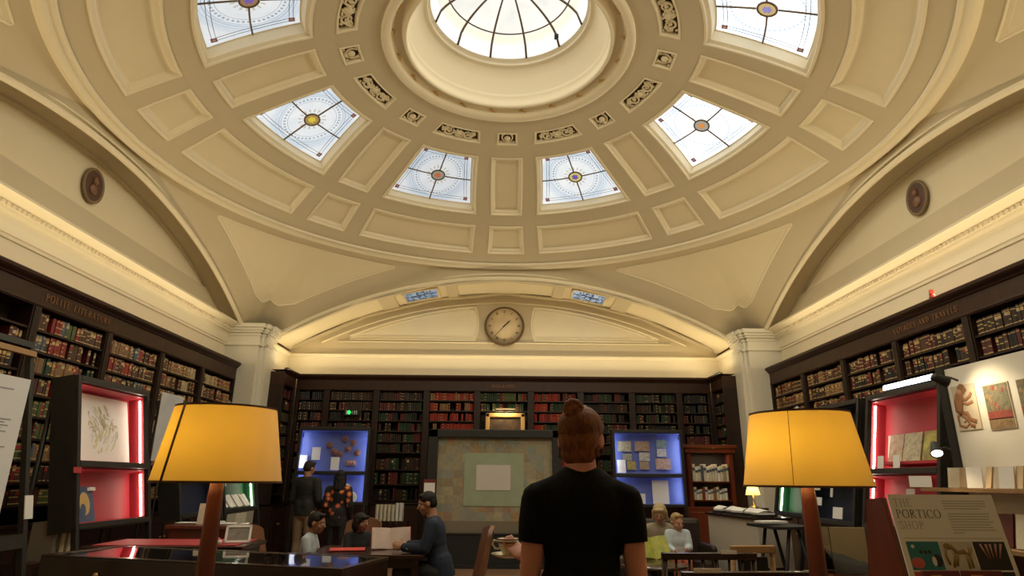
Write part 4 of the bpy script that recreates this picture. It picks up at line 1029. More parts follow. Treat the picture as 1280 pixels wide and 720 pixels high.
floorlamp(-1.0,2.3,'amber-shaded mahogany floor lamp on the left, dark seam on its shade',-2.05,2.6)
floorlamp(1.085,2.3,'amber-shaded mahogany floor lamp on the right, before the shop board',-2.2,2.5)
# small lamp in the far right corner
t=thing('side_table','small dark table in the right corner below the yellow lamp','table',TR((4.15,10.75,0)))
mb=MB(); mb.lathe([(0,.98),(.22,.98),(.22,1.01),(0,1.01)],28); mb.build('top',TABLEW,t); mb=MB(); mb.tube([(0,0,0.03),(0,0,.99)],.03,10); mb.lathe([(0,0),(.17,0),(.16,.03),(.03,.05)],24); mb.build('pedestal',TABLEW,t)
t=thing('table_lamp','small brass table lamp with yellow shade in the far right corner','lamp',TR((4.15,10.75,1.01)))
mb=MB(); mb.lathe([(0,0),(.07,0),(.07,.015),(.02,.03),(.014,.12),(.014,.22)],20); mb.build('base',BRASS,t)
mb=MB(); mb.lathe([(.12,.20),(.07,.36)],28,0,True,caps=False); mb.build('shade',SHADE,t)
l=bpy.data.lights.new('lamp_light','POINT'); l.energy=9; l.color=(1,.68,.25); l.shadow_soft_size=.03; o=bpy.data.objects.new('lamp_light',l); COL.objects.link(o); o.location=(4.15,10.75,1.30)

# ---------------------------------------------------------------- furniture
def vitrine(name,label,M,w,d,h,lining,top=.16,framem=None):
    t=thing(name,label,'display table',M); fm=framem or TABLEW
    for sx in (-1,1):
        for sy in (0,1):
            mb=MB(); x=sx*(w/2-.05); y=.05+sy*(d-.1); mb.tube([(x,y,h-top-.02),(x,y,.3),(x,y,0)],lambda u:.032-.012*u,8); mb.build('leg',fm,t)
    mb=MB(); z0=h-top
    mb.box(-w/2,0,z0,w/2,.03,h-.012); mb.box(-w/2,d-.03,z0,w/2,d,h-.012); mb.box(-w/2,.03,z0,-w/2+.03,d-.03,h-.012); mb.box(w/2-.03,.03,z0,w/2,d-.03,h-.012); mb.box(-w/2,0,z0-.10,w/2,d,z0); mb.build('case_body',fm,t,bevel=.004)
    mb=MB(); mb.box(-w/2+.03,.03,z0,w/2-.03,d-.03,z0+.01); mb.build('lining',lining,t)
    mb=MB(); mb.box(-w/2+.0,0,h-.012,w/2,.045,h); mb.box(-w/2,d-.045,h-.012,w/2,d,h); mb.box(-w/2,.045,h-.012,-w/2+.045,d-.045,h); mb.box(w/2-.045,.045,h-.012,w/2,d-.045,h); mb.build('top_frame',fm,t,bevel=.003)
    mb=MB(); mb.box(-w/2+.045,.045,h-.009,w/2-.045,d-.045,h-.003); mb.build('glass_top',GLASS,t)
    for k in (-.28,.28):
        mb=MB(); mb.sphere((k*w,-.012,z0+.05),(.02,.012,.02),0,10,8); mb.tube([(k*w,0,z0+.05),(k*w,-.01,z0+.05)],.008,6); mb.build('lock',BRASS,t)
    return z0+.011
a=math.atan2(3.93-4.53,-.92+3.07)
MV=TR(((-3.07-.92)/2,(4.53+3.93)/2,0),a)
zv=vitrine('display_table','long dark glass-topped display table across the left foreground',MV,2.23,.62,.92,mat('pale_lining',(.45,.40,.30),.8))
for k,(x,w) in enumerate(((-.15,.11),(.22,.13),(.55,.10))):
    openbook('open_book',['left','middle','right'][k]+' open book lying in the long dark display table',MV@TR((x,.42,zv+.004),.1*k,-PI/2+.08),w,.2,.25,PAPER,group='books in the long display table')
for k,(x,lb) in enumerate(((-.62,'upright pale card frame'),(.85,'flat white sheet'))):
    card('label_card',lb+' lying in the long dark display table','label',MV@TR((x,.2,zv+.003),0,-PI/2+.05),.26,.2,WHITE)
# red-topped desk behind it
M2=TR((-2.66,5.28,0),.05)
t=thing('desk','wooden desk with a crimson leather top by the left crimson case','desk',M2)
mb=MB(); mb.box(-.62,0,.865,.62,.62,.90); mb.box(-.58,.04,.74,.58,.58,.865); mb.build('top',TABLEW,t,bevel=.006)
mb=MB(); mb.box(-.55,.05,.90,.55,.57,.906); mb.build('leather_inlay',REDP,t)
for sx in (-1,1):
    for sy in (0,1):
        mb=MB(); mb.box(sx*.57,.05+sy*.47,0,sx*.51,.11+sy*.47,.75); mb.build('leg',TABLEW,t)
for k in range(2):
    mb=MB(); mb.box(-.5+k*.52,.03,.76,-.02+k*.52,.045,.85); d=mb.build('drawer',TABLEW,t,bevel=.004); mb=MB(); mb.sphere((-.26+k*.52,.02,.805),.015,0,8,6); mb.build('knob',BRASS,d)
Mz=M2@TR((0,0,.907))
t=thing('scroll','rolled sheet with white end on the crimson desk top','scroll',Mz@TR((.36,.2,.018),.4)); mb=MB(); mb.tube([(0,-.12,0),(0,.12,0)],.018,12); mb.build('roll',REDP,t); mb=MB(); mb.tube([(0,-.135,0),(0,-.12,0)],.0185,12); mb.build('end',WHITE,t)
t=thing('framed_photo','small pale photo frame standing on the crimson-topped desk','frame',Mz@TR((.50,.22,.0),.2,-.35)); mb=MB()
for b_ in ((-.10,0,.10,.018),(-.10,.122,.10,.14),(-.10,0,-.082,.14),(.082,0,.10,.14)): mb.box(b_[0],-.012,b_[1],b_[2],0,b_[3])
mb.build('frame',WHITE,t); mb=MB(); mb.box(-.085,-.006,.015,.085,0,.125); mb.build('photo',mat('grey_photo',(.35,.32,.28),.5,var=.5,scale=20),t)
# binders standing behind the desk on a low shelf under the crimson case
t=thing('low_shelf','low dark shelf beneath the left crimson case','shelf',TR((-3.72,5.9,0),PI/2)); mb=MB(); mb.box(-.5,0,.72,.5,.26,.75); mb.build('board',TABLEW,t)
for sx in (-1,1): mb=MB(); mb.box(sx*.5,0,0,sx*.47,.26,.72); mb.build('end_panel',TABLEW,t)
for k in range(3):
    mb=MB(); book_geo(mb,.05,.30,.2,(0,1,2,3),None,0,0); o=mb.build('binder',[[mat('grey_binder',(.2,.18,.15),.5),PAPER,PAPER][k],GOLDB,PAGE,LABC]); o.matrix_world=TR((-3.70,5.60+.09*k,.751),PI/2); tag(o,['grey','middle cream','far cream'][k]+' binder on the low shelf under the left crimson case','binder','binders under the crimson case')
# console behind with postcards (left, beyond the crimson case)
t=thing('console_table','red-brown console table beyond the left crimson case','table',TR((-2.97,6.80,0),-.05))
mb=MB(); mb.box(-.34,-.22,.93,.34,.22,.965); mb.box(-.31,-.19,.80,.31,.19,.93); mb.build('top',MAHOG,t,bevel=.004)
for sx in (-1,1):
    for sy in (-1,1): mb=MB(); mb.box(sx*.31,sy*.19,0,sx*.26,sy*.14,.81); mb.build('leg',MAHOG,t)
Mc=TR((-2.97,6.80,.966),-.05)
card('postcard','cream greeting card standing on the red-brown console table','card',Mc@TR((-.05,-.05,0),.2,-.15),.12,.20,PAPER)
for k,(x,y) in enumerate(((-.24,-.05),(.20,-.10),(.0,.12))): card('leaflet',['left','right','rear'][k]+' pale leaflet lying flat on the console table','leaflet',Mc@TR((x,y,.007),.3*k,-PI/2),.2,.14,WHITE)
# reading table
TBX,TBY=-1.28,6.72
t=thing('reading_table','dark reading table shared by the children and the man in navy','table',TR((TBX,TBY,0),-.05))
mb=MB(); mb.box(-.58,-.42,.705,.58,.42,.74); mb.build('top',TABLEW,t,bevel=.006); mb=MB(); mb.box(-.52,-.36,.62,.52,.36,.705); mb.build('apron',TABLEW,t)
for sx in (-1,1):
    for sy in (-1,1): mb=MB(); mb.box(sx*.53,sy*.37,0,sx*.46,sy*.30,.63); mb.build('leg',TABLEW,t,bevel=.004)
ztb=.741
RED=mat('red_card',(.60,.06,.05),.6)
o=card('folder','red folder lying in front of the boy on the reading table','folder',TR((-1.50,6.55,ztb+.006),.2,-PI/2),.34,.26,RED)
o=card('folder','red folder under the hands of the man in navy','folder',TR((-1.03,6.95,ztb+.006),-.2,-PI/2),.32,.22,RED)
openbook('open_book','large pale picture book held open before the child in black',TR((-1.12,6.78,ztb+.002),.35,-.25),.20,.20,.5,mat('pink_white_page',(.72,.56,.48),.6,var=.15,scale=10),RED)
CR=mat('crumpled_paper',(.62,.56,.42),.7,var=.2,scale=12)
for k in range(3):
    mb=MB(); r=random.Random(k); mb.grid(lambda u,v:((u-.5)*.18,(v-.5)*.14,.012+.02*r.random()+.05*abs(u-.5)),6,5,0,False); mb.grid(lambda u,v:((u-.5)*.18,(v-.5)*.14,.0),1,1,0,False); o=mb.build('paper_sheet',CR); o.matrix_world=TR((-.86+.05*k,6.50+.07*k,ztb+.002+.002*k),.5*k); tag(o,['nearest','middle','farthest'][k]+' crumpled paper sheet under the hands of the man in navy','paper','crumpled sheets on the reading table')
def chair(M,label,m=LEATHER,group=None,name='dining_chair'):
    t=thing(name,label,'chair',M,group)          # local: sitter faces -y, back at +y
    mb=MB(); mb.box(-.22,-.22,.40,.22,.22,.47); mb.build('seat',m,t,bevel=.02)
    mb=MB()
    def F(u,v): x=lerp(-.23,.23,u)*(1-.10*v*v); return (x,.20+.10*v+.05*math.cos((u-.5)*PI)-.02, .46+v*.52-.05*(abs(u-.5)*2)**3*v)
    mb.grid(F,10,10,0,True); mb.grid(lambda u,v:(F(u,v)[0]*1.0,F(u,v)[1]+.045,F(u,v)[2]),10,10,0,True,flip=True)
    n=10
    rim=[F(i/n,0) for i in range(n+1)]+[F(1,i/n) for i in range(1,n+1)]+[F(1-i/n,1) for i in range(1,n+1)]+[F(0,1-i/n) for i in range(1,n)]
    N=len(rim); mb.add(rim+[(a_,b_+.045,c_) for a_,b_,c_ in rim],[(i,(i+1)%N,N+(i+1)%N,N+i) for i in range(N)],0,True)
    mb.build('backrest',m,t)
    for sx in (-1,1):
        for sy in (-1,1): mb=MB(); mb.tube([(sx*.19,sy*.19,.41),(sx*.195,sy*.21,0)],lambda u:.022-.006*u,8); mb.build('leg',TABLEW,t)
    return t
chair(TR((-2.14,6.50,0),PI/2-.1),'brown leather dining chair behind the boy in the pale blue shirt',group='leather dining chairs')
chair(TR((-1.66,7.52,0),-.15),'brown leather dining chair of the child in black',group='leather dining chairs')
chair(TR((-.44,6.60,0),-PI/2+.15),'brown leather dining chair of the man in navy',group='leather dining chairs')
# armchair right
t=thing('armchair','near black leather armchair with the woman and toddler','armchair',TR((1.76,7.75,0)))
mb=MB(); mb.box(-.36,-.38,.18,.36,.30,.43); mb.build('seat',DKLEATHER,t,bevel=.04); mb=MB(); mb.box(-.42,.22,.18,.42,.42,.98); mb.build('backrest',DKLEATHER,t,bevel=.06)
for sx in (-1,1):
    mb=MB(); mb.box(sx*.34,-.40,.18,sx*.50,.34,.62); mb.build('arm',DKLEATHER,t,bevel=.05)
    for sy in (-1,1): mb=MB(); mb.tube([(sx*.40,sy*.30,.2),(sx*.40,sy*.31,0)],.025,8); mb.build('leg',TABLEW,t)
t=thing('armchair','near black empty leather armchair right of the woman and toddler','armchair',TR((2.46,9.05,0)))
mb=MB(); mb.box(-.30,-.34,.18,.30,.28,.43); mb.build('seat',DKLEATHER,t,bevel=.04); mb=MB(); mb.box(-.34,.22,.18,.34,.40,.92); mb.build('backrest',DKLEATHER,t,bevel=.06)
for sx in (-1,1):
    mb=MB(); mb.box(sx*.28,-.36,.18,sx*.37,.32,.62); mb.build('arm',DKLEATHER,t,bevel=.05)
    for sy in (-1,1): mb=MB(); mb.tube([(sx*.34,sy*.28,.2),(sx*.34,sy*.29,0)],.025,8); mb.build('leg',TABLEW,t)
# low tea table before the woman
t=thing('tea_table','dark round tea table before the woman with the yellow book','table',TR((1.52,6.72,0))); mb=MB(); mb.lathe([(0,.60),(.34,.60),(.35,.615),(.34,.63),(0,.63)],36); mb.build('top',TABLEW,t); mb=MB(); mb.tube([(0,0,.02),(0,0,.61)],.03,10); mb.lathe([(0,0),(.22,0),(.2,.03),(.04,.06)],28); mb.build('pedestal',TABLEW,t)
# spindle-back benches, right foreground
def bench(M,label,w,m,h=.95):
    t=thing('spindle_bench',label,'bench',M,'dark spindle-back benches')   # back faces the camera: back at y=0, seat beyond
    mb=MB(); mb.box(-w/2,.0,.42,w/2,.42,.46); mb.build('seat',m,t,bevel=.008)
    for sx in (-1,1):
        mb=MB(); mb.tube([(sx*(w/2-.02),.0,0),(sx*(w/2-.02),.0,.46),(sx*(w/2-.02),-.05,h)],.021,8); mb.build('back_post',m,t)
        mb=MB(); mb.tube([(sx*(w/2-.03),.38,.43),(sx*(w/2-.03),.40,0)],.02,8); mb.build('leg',m,t)
    mb=MB(); mb.box(-w/2,-.075,h-.045,w/2,-.03,h+.0); mb.build('top_rail',m,t,bevel=.006); mb=MB(); mb.box(-w/2+.02,-.035,.60,w/2-.02,.0,.635); mb.build('lower_rail',m,t)
    n=max(3,int(w/.11))
    for k in range(n): x=lerp(-w/2+.10,w/2-.10,k/(n-1)); mb=MB(); mb.tube([(x,-.015,.625),(x,-.05,h-.04)],.010,6); mb.build('spindle',m,t)
    return t
bench(TR((1.345,3.74,0),.03),'dark spindle-back bench nearest the camera, cream label on its rail',.74,TABLEW)
bench(TR((1.43,4.66,0),.02),'dark spindle-back bench second from the camera, behind the nearest',.66,TABLEW)
card('label_strip','cream label strip on the nearest spindle-back bench','label',TR((1.12,3.66,.945),.03),.15,.024,WHITE,.004)
card('label_strip','cream label strip on the second spindle-back bench','label',TR((1.56,4.58,.945),.02),.11,.024,WHITE,.004)
# light wood chair with open frame back
t=thing('frame_chair','light tan wooden chair with an open frame back, behind the benches','chair',TR((1.95,5.25,0),.1))
mb=MB(); mb.box(-.20,.0,.42,.20,.40,.46); mb.build('seat',BLACK,t,bevel=.01)
for sx in (-1,1):
    mb=MB(); mb.tube([(sx*.18,0,0),(sx*.18,0,.45),(sx*.155,-.06,.93)],.022,8); mb.build('back_post',TANW,t); mb=MB(); mb.tube([(sx*.18,.37,.43),(sx*.18,.38,0)],.02,8); mb.build('leg',TANW,t)
mb=MB(); mb.box(-.18,-.085,.89,.18,-.04,.945); mb.build('top_rail',TANW,t,bevel=.008); mb=MB(); mb.box(-.12,-.05,.52,.12,-.035,.86); mb.build('back_pad',BLACK,t)
# red mahogany bookcase in the right corner
t=thing('glazed_bookcase','red mahogany bookcase with pale books in the right back corner','bookcase',TR((3.80,11.70,0)))
mb=MB(); mb.box(-.50,0,0,.50,.31,.98); mb.build('base_cupboard',MAHOG,t,bevel=.006)
for sx in (-1,1):
    mb=MB(); mb.box(sx*.42,.02,.98,sx*.35,.30,1.98); mb.build('side_panel',MAHOG,t); mb=MB(); mb.box(sx*.02,-.02,.12,sx*.45,0,.9); mb.build('door',MAHOG,t,bevel=.01)
mb=MB(); mb.box(-.42,.28,.98,.42,.30,1.98); mb.build('back_panel',BACKW,t)
mb=MB(); mb.box(-.46,-.02,1.92,.46,.30,2.0); mb.box(-.50,-.05,2.0,.50,.31,2.06); mb.build('cornice',MAHOG,t,bevel=.01)
for z in (1.10,1.42): mb=MB(); mb.box(-.35,.03,z-.02,.35,.28,z); mb.build('shelf',MAHOG,t)
for z,n,hh,tag_ in ((1.42,13,.30,'upper'),(1.10,12,.22,'lower')):
    x=-.33
    for k in range(n):
        w=.048; 
        cc=[PAPER,WHITE,CM['cream'],CM['crimson'],CM['slate blue'],CM['tan']][(k*5+n)%6 if k%4==3 else k%2]
        mb=MB(); book_geo(mb,w,hh-.02*((k*3)%4),.2,(0,1,2,3),None,0,1,3); o=mb.build('book',[cc,GOLDB,PAGE,CM['slate blue']]); o.matrix_world=TR((3.80+x+w/2,11.75,z+.001)); tag(o,'%s book from the left, %s shelf of the mahogany bookcase'%(ORD[k],tag_),'book','books in the mahogany bookcase'); x+=w+.003
strip_light('bookcase_lamp',(3.8,11.74,1.90),.6,.02,1.6,(1,.85,.6),(.0,0,0))
# white counter
t=thing('counter','white-fronted counter with dark top on the right, before the green case','counter',TR((3.04,8.73,0),.117))
mb=MB(); mb.box(0,-.70,.0,.42,.70,.97); mb.build('body',mat('off_white_panel',(.55,.50,.42),.5,var=.05),t); mb=MB(); mb.box(-.03,-.73,.97,.45,.73,1.0); mb.build('worktop',TABLEW,t,bevel=.004); mb=MB(); mb.box(.03,-.68,0,.40,.68,.06); mb.build('kick_board',BLACK,t)
Mk=TR((3.04,8.73,1.001),.117)
for k in range(5):
    t=thing('paper_tray',['nearest','second','middle','fourth','farthest'][k]+' pale paper stack in a dark tray on the white counter','tray',Mk@TR((.16+.05*(k%2),-.56+.27*k,0),.2*(k%3)),'trays on the white counter')
    mb=MB(); mb.box(-.12,-.10,0,.12,.10,.03); mb.build('tray',BLACK,t,bevel=.004); mb=MB(); mb.grid(lambda u,v:((u-.5)*.22,(v-.5)*.18,.05+.045*math.sin(PI*u)*(.6+.4*v)),8,4,0); mb.box(-.105,-.09,.03,.105,.09,.05); mb.build('paper',WHITE,t)
# trestle with dark legs right of the counter
t=thing('trestle_table','dark trestle table with crossed legs below the right green case','table',TR((3.20,7.55,0),.1))
mb=MB(); mb.box(-.25,-.33,.92,.25,.33,.95); mb.build('top',BLACK,t)
for sy in (-1,1):
    for sx in (-1,1): mb=MB(); mb.tube([(sx*.05,sy*.26,.93),(sx*.24,sy*.28,0)],.022,6); mb.build('leg',BLACK,t)
    mb=MB(); mb.tube([(-.14,sy*.27,.45),(.14,sy*.27,.45)],.014,6); mb.build('brace',BLACK,t)
o=card('leaflet','pile of white leaflets on the dark trestle table','leaflet',TR((3.12,7.48,.971),.2,-PI/2),.3,.2,WHITE,.02)
# clear display box with beige board
t=thing('plinth_table','dark plinth carrying the clear box beside the right lamp','plinth',TR((2.42,4.62,0)))
mb=MB(); mb.box(-.24,-.17,0,.24,.17,.80); mb.build('body',MAHOG,t,bevel=.006); mb=MB(); mb.box(-.26,-.19,.80,.26,.19,.82); mb.build('top',MAHOG,t,bevel=.004)
t=thing('display_box','clear display box with a beige backboard and crumpled black fabric','display box',TR((2.42,4.62,.821)))
mb=MB(); mb.box(-.19,.12,0,.19,.135,.29); mb.build('backboard',mat('beige_linen_board',(.50,.40,.22),.7,var=.1),t)
mb=MB(); r=random.Random(2); hs=[[r.uniform(.6,1) for _ in range(9)] for _ in range(8)]
mb.grid(lambda u,v:(lerp(-.17,.17,u),lerp(-.11,.11,v),.012+.16*hs[int(v*7)][int(u*8)]*(1-u*.75)*math.sin(PI*min(1,max(0,v)))**.5),8,7,0,True); mb.build('black_fabric',mat('black_velvet',(.02,.018,.015),.9,var=.4,scale=30,bump=.5),t)
mb=MB(); 
for b_ in ((-.20,-.14,0,-.196,.14,.31),(.196,-.14,0,.20,.14,.31),(-.196,-.14,0,.196,-.136,.31)): mb.box(*b_)
mb.build('clear_panel',GLASS,t)
mb=MB(); mb.box(-.205,-.145,-.0,.205,.145,.006); mb.build('tray_base',MAHOG,t)
# shop board on a wooden lectern
MS=TR((2.00,2.90,0),.03)
t=thing('lectern','red-brown wooden display lectern carrying the shop board','lectern',MS)
LS=Matrix.Translation((0,0,1.04))@Matrix.Rotation(-.20,4,'X')@Matrix.Translation((0,0,-1.04))
for sx in (-1,1):
    mb=MB(); x=sx*.262
    mb.add([(x-sx*.02,-.06,.70),(x-sx*.02,.34,.70),(x-sx*.02,.20,1.345),(x-sx*.02,.075,1.355),(x,-.06,.70),(x,.34,.70),(x,.20,1.345),(x,.075,1.355)],[(0,1,2,3),(7,6,5,4),(0,4,5,1),(1,5,6,2),(2,6,7,3),(3,7,4,0)],0); mb.build('side_panel',MAHOG,t)
mb=MB(); mb.box(-.26,-.09,.98,.26,.05,1.0); mb.box(-.26,-.10,.98,.26,-.085,1.03); mb.build('booklet_ledge',MAHOG,t); mb=MB(); mb.box(-.22,.0,0.04,.22,.30,.72); mb.box(-.27,-.05,0,.27,.36,.05); mb.build('pedestal',MAHOG,t,bevel=.006)
t=thing('shop_board','white printed board headed THE PORTICO SHOP on the wooden lectern','sign',MS@LS)
mb=MB(); mb.box(-.245,-.008,1.0,.245,0,1.375); mb.build('board',mat('matt_white_board',(.85,.85,.82),.6),t)
DK=mat('charcoal_ink',(.10,.10,.10),.6); GR=mat('grey_ink_text',(.36,.36,.37),.6)
mb=MB(); text(mb,'THE',.034,TR((-.228,-.0085,1.322)),0,.12,.0008,'l',.62); text(mb,'SHOP',.034,TR((-.228,-.0085,1.226)),0,.12,.0008,'l',.62); mb.build('lettering',GR,t)
mb=MB(); text(mb,'PORTICO',.036,TR((-.228,-.0085,1.273)),0,.10,.0008,'l',.85); mb.build('lettering',DK,t)
mb=MB(); r=random.Random(9)
for k in range(4): mb.box(.0,-.0088,1.345-k*.011,.0+.20*(1 if k<3 else .85),-.008,1.349-k*.011)
for k in range(8): mb.box(.01,-.0088,1.290-k*.0115,.01+.205*(r.uniform(.88,1) if k<7 else .25),-.008,1.294-k*.0115)
mb.box(-.225,-.0088,1.187,.225,-.008,1.190); mb.build('small_print',mat('pale_grey_ink',(.50,.50,.50),.6),t)
pic=MB(); x0,w=-.222,.145
teal=mat('teal_print',(.03,.22,.25),.5,var=.2,scale=12); coral=mat('coral_print',(.55,.12,.10),.5); dk=mat('dark_print',(.025,.02,.02),.5); och=mat('ochre_ink',(.30,.19,.06),.6); pal=mat('pale_grey_paper',(.60,.58,.52),.6); beam=mat('pink_beam_ink',(.42,.22,.18),.6)
def pbox(mb,a,b,m): mb.box(x0+a*(w+.006),-.0095,b,x0+a*(w+.006)+w,-.008,b+.115,m)
mb=MB(); pbox(mb,0,1.06,0); ell_disc(mb,(x0+.03,1.088),.03,.022,-.010,1); ell_disc(mb,(x0+.122,1.098),.020,.026,-.010,2)
for q in range(3): ell_disc(mb,(x0+.055+.02*q,1.132),.008,.008,-.0102,2,10)
ell_disc(mb,(x0+.025,1.155),.008,.008,-.0102,3,10); ell_disc(mb,(x0+.105,1.095),.010,.02,-.0105,3,10); mb.build('printed_picture',[teal,coral,dk,WHITE],t)
mb=MB(); pbox(mb,1,1.06,0); n0=len(mb.v); xx=x0+w+.006
mb.tube([(xx+.03,-.010,1.15),(xx+.045,-.010,1.155),(xx+.07,-.010,1.13),(xx+.10,-.010,1.135),(xx+.12,-.010,1.12),(xx+.13,-.010,1.15)],.010,6,1)
for a_,b_ in ((.035,1.07),(.05,1.075),(.105,1.065),(.12,1.068)): mb.tube([(xx+a_+.02*(a_<.08),-.010,1.13),(xx+a_,-.010,b_)],.006,6,1)
mb.tube([(xx+.02,-.010,1.145),(xx+.012,-.010,1.12),(xx+.02,-.010,1.08)],.006,5,1); mb.sphere((xx+.03,-.010,1.155),(.018,.003,.014),1)
for v in mb.v[n0:]: v.y=-.0098+(v.y+.010)*.06
mb.build('printed_picture',[pal,och],t)
mb=MB(); pbox(mb,2,1.06,0); xx=x0+2*(w+.006)
for q,(a_,b_) in enumerate(((.03,.05),(.055,.06),(.075,.072),(.10,.085),(.125,.10))): mb.tube([(xx+a_,-.0095,1.165),(xx+b_,-.0095,1.105)],lambda u:.006-.003*u,5,1)
mb.build('printed_picture',[dk,beam],t)
for q,c_ in enumerate((coral,pal,dk)): mb=MB(); mb.box(x0+q*(w+.006),-.0095,1.012,x0+q*(w+.006)+w,-.008,1.053); mb.build('printed_picture',c_,t)
MAROON=mat('maroon_booklet',(.16,.025,.03),.5); 
for k,x in enumerate((-.13,.05)):
    t=thing('booklet',['left','right'][k]+' maroon booklet leaning on the ledge of the shop board','booklet',MS@TR((x,-.045,1.001),.06*(1-2*k),-.22)); mb=MB(); mb.box(-.085,-.012,0,.085,0,.062+.0*k); mb.build('cover',MAROON,t,bevel=.002)
    mb=MB(); 
    for z_ in (.04,.026): mb.box(-.05,-.0126,z_,.0,-.012,z_+.005)
    mb.build('gilt_lines',GILT,t)
# white shop wall with prints and shelf
XWL=3.62
pT=at_x(1178,463,XWL); pB=at_x(1180,605,XWL)
t=thing('display_wall','freestanding white shop display wall at the right edge','display wall',TR((XWL,0,0)))
mb=MB(); mb.box(0,3.1,1.0,.05,pT.y,pT.z); mb.build('panel',mat('white_display_panel',(.88,.83,.72),.6,var=.02),t)
mb=MB(); mb.box(-.02,pT.y-.02,0,.08,pT.y+.06,pT.z+.03); mb.build('end_post',FRAME,t); mb=MB(); mb.box(-.26,3.1,1.36,0,pT.y+.15,1.385); mb.build('shelf',TANW,t); mb=MB(); mb.box(-.32,3.1,.98,.0,pT.y,1.005); mb.build('shelf',TANW,t); mb=MB(); mb.box(-.32,3.1,0,.05,pT.y-.05,.72); mb.build('base_cupboard',MAHOG,t)
def art(px0,px1,py0,py1,name,label,ground,extra):
    a_=at_x(px0,(py0+py1)/2,XWL-.01); b_=at_x(px1,(py0+py1)/2,XWL-.01); u_=at_x((px0+px1)/2,py0,XWL-.01); v_=at_x((px0+px1)/2,py1,XWL-.01)
    w=abs(a_.y-b_.y); h=u_.z-v_.z; card(name,label,'print',TR((XWL-.002,(a_.y+b_.y)/2,v_.z),-PI/2),w,h,ground,.006,extra=lambda mb,mats:extra(mb,mats,w,h))
def beast(mb,mats,w,h):
    n0=len(mb.v); mats.append(mat('beast_brown_ink',(.42,.20,.09),.6,var=.3,scale=20)); y=-.008
    T=lambda pts,r: mb.tube([((a-.5)*w,y,b*h) for a,b in pts],r,6,1)
    T([(.38,.90),(.30,.78),(.22,.62),(.20,.46),(.28,.34)],lambda u:.022+.03*math.sin(PI*u)); mb.sphere(((.45-.5)*w,y,.90*h),(.045,.004,.045),1); mb.sphere(((.56-.5)*w,y,.88*h),(.03,.004,.02),1)
    T([(.32,.72),(.55,.66),(.75,.72),(.85,.80)],.014); T([(.30,.62),(.60,.56),(.85,.60)],.013); T([(.26,.38),(.52,.36),(.62,.22),(.85,.16)],.018); T([(.28,.34),(.45,.26),(.60,.10),(.75,.06)],.016)
    T([(.22,.42),(.08,.30),(.10,.12),(.35,.06),(.52,.14),(.42,.22),(.30,.17)],lambda u:.014*(1-.5*u))
    for v in mb.v[n0:]: v.y=-.0075+(v.y+.008)*.08
def tapes(mb,mats,w,h):
    mats+=[mat('tapestry_green',(.10,.11,.07),.7,col2=(.30,.24,.13),scale=40),mat('tapestry_red',(.42,.09,.06),.7,var=.4,scale=40),mat('tapestry_tan',(.42,.28,.14),.7,col2=(.18,.10,.05),scale=30)]
    mb.box(-w*.47,-.008,h*.30,w*.47,-.006,h*.98,1); mb.box(-w*.47,-.0085,h*.22,w*.47,-.006,h*.40,2); mb.box(-w*.47,-.0085,h*.02,w*.47,-.006,h*.24,3)
    r=random.Random(4)
    for k in range(16): mb.sphere(((r.random()-.5)*w*.85,-.008,h*r.uniform(.42,.95)),(.016,.002,.02),r.choice([2,3,3]),8,6)
art(1193,1222,480,538,'print','brown beast drawing pinned on the white shop wall',mat('buff_paper',(.66,.55,.40),.6,var=.05),beast)
art(1232,1265,478,537,'print','green and red tapestry print on the white shop wall',PAPER,tapes)
art(1274,1310,470,530,'print','ochre print cut off by the right edge of the view',PAPER,tapes)
KR=mat('kraft_card',(.48,.34,.18),.7,var=.15); cols_=[PAPER,KR,WHITE,KR,PAPER,WHITE,KR]
k=0
names=['cream','kraft','white','second kraft','second cream','second white','third kraft','grey','third cream']
for k,(px_,rz) in enumerate(((1150,.5),(1190,.25),(1200,.1),(1218,.35),(1232,-.2),(1246,.3),(1258,.2),(1270,-.15),(1284,.1))):
    p_=at_x(px_,600,XWL-.17); card('greeting_card',names[k]+' greeting card on the shop wall shelf, %s along from its far end'%ORD[k],'card',TR((XWL-.17+.02*(k%3),p_.y,1.386),-PI/2+rz*1.6,-.22),.10 if k else .16,.15 if k else .09,([WHITE]+cols_+[PAPER,KR])[k],.012,group='cards on the shop wall shelf')
for k in range(7):
    y_=4.72-.22*k; t=thing('shop_book','%s book from the far end on the lower shop wall shelf'%ORD[k],'book',TR((XWL-.2,y_,1.006),-PI/2+.2,-.25),'books on the lower shop wall shelf')
    mb=MB(); mb.box(-.08,-.02,0,.08,0,.22); mb.build('cover',[KR,CM['maroon'],PAPER,CM['brown'],KR,CM['crimson'],PAPER][k],t,bevel=.003); mb=MB(); mb.box(-.076,-.017,.218,.076,-.003,.222); mb.build('page_block',PAGE,t)
# cup and saucer in the man's hand
cp=at_y(633,697,2.86)
CUPP=Vector((cp.x+.008,2.86,cp.z))
t=thing('teacup','cream banded teacup on a saucer held by the man in black','cup',TR(tuple(CUPP+Vector((0,0,.010)))))
mb=MB(); mb.lathe([(0,0),(.024,0),(.026,.006),(.032,.02),(.044,.04),(.047,.066),(.0455,.066),(.042,.042),(.03,.02),(0,.012)],32,0); mb.build('bowl',CERAMIC,t)
mb=MB(); mb.lathe([(.0455,.048),(.0474,.056)],32,0,True,caps=False); mb.lathe([(.0472,.061),(.0478,.066)],32,0,True,caps=False); mb.build('painted_band',mat('brown_transfer_band',(.20,.12,.05),.3),t)
mb=MB(); mb.tube([(-.043,0,.054),(-.062,0,.058),(-.068,0,.042),(-.056,0,.026),(-.037,0,.026)],.0045,8); mb.build('handle',CERAMIC,t)
t=thing('saucer','cream banded saucer under the teacup held by the man in black','saucer',TR(tuple(CUPP)))
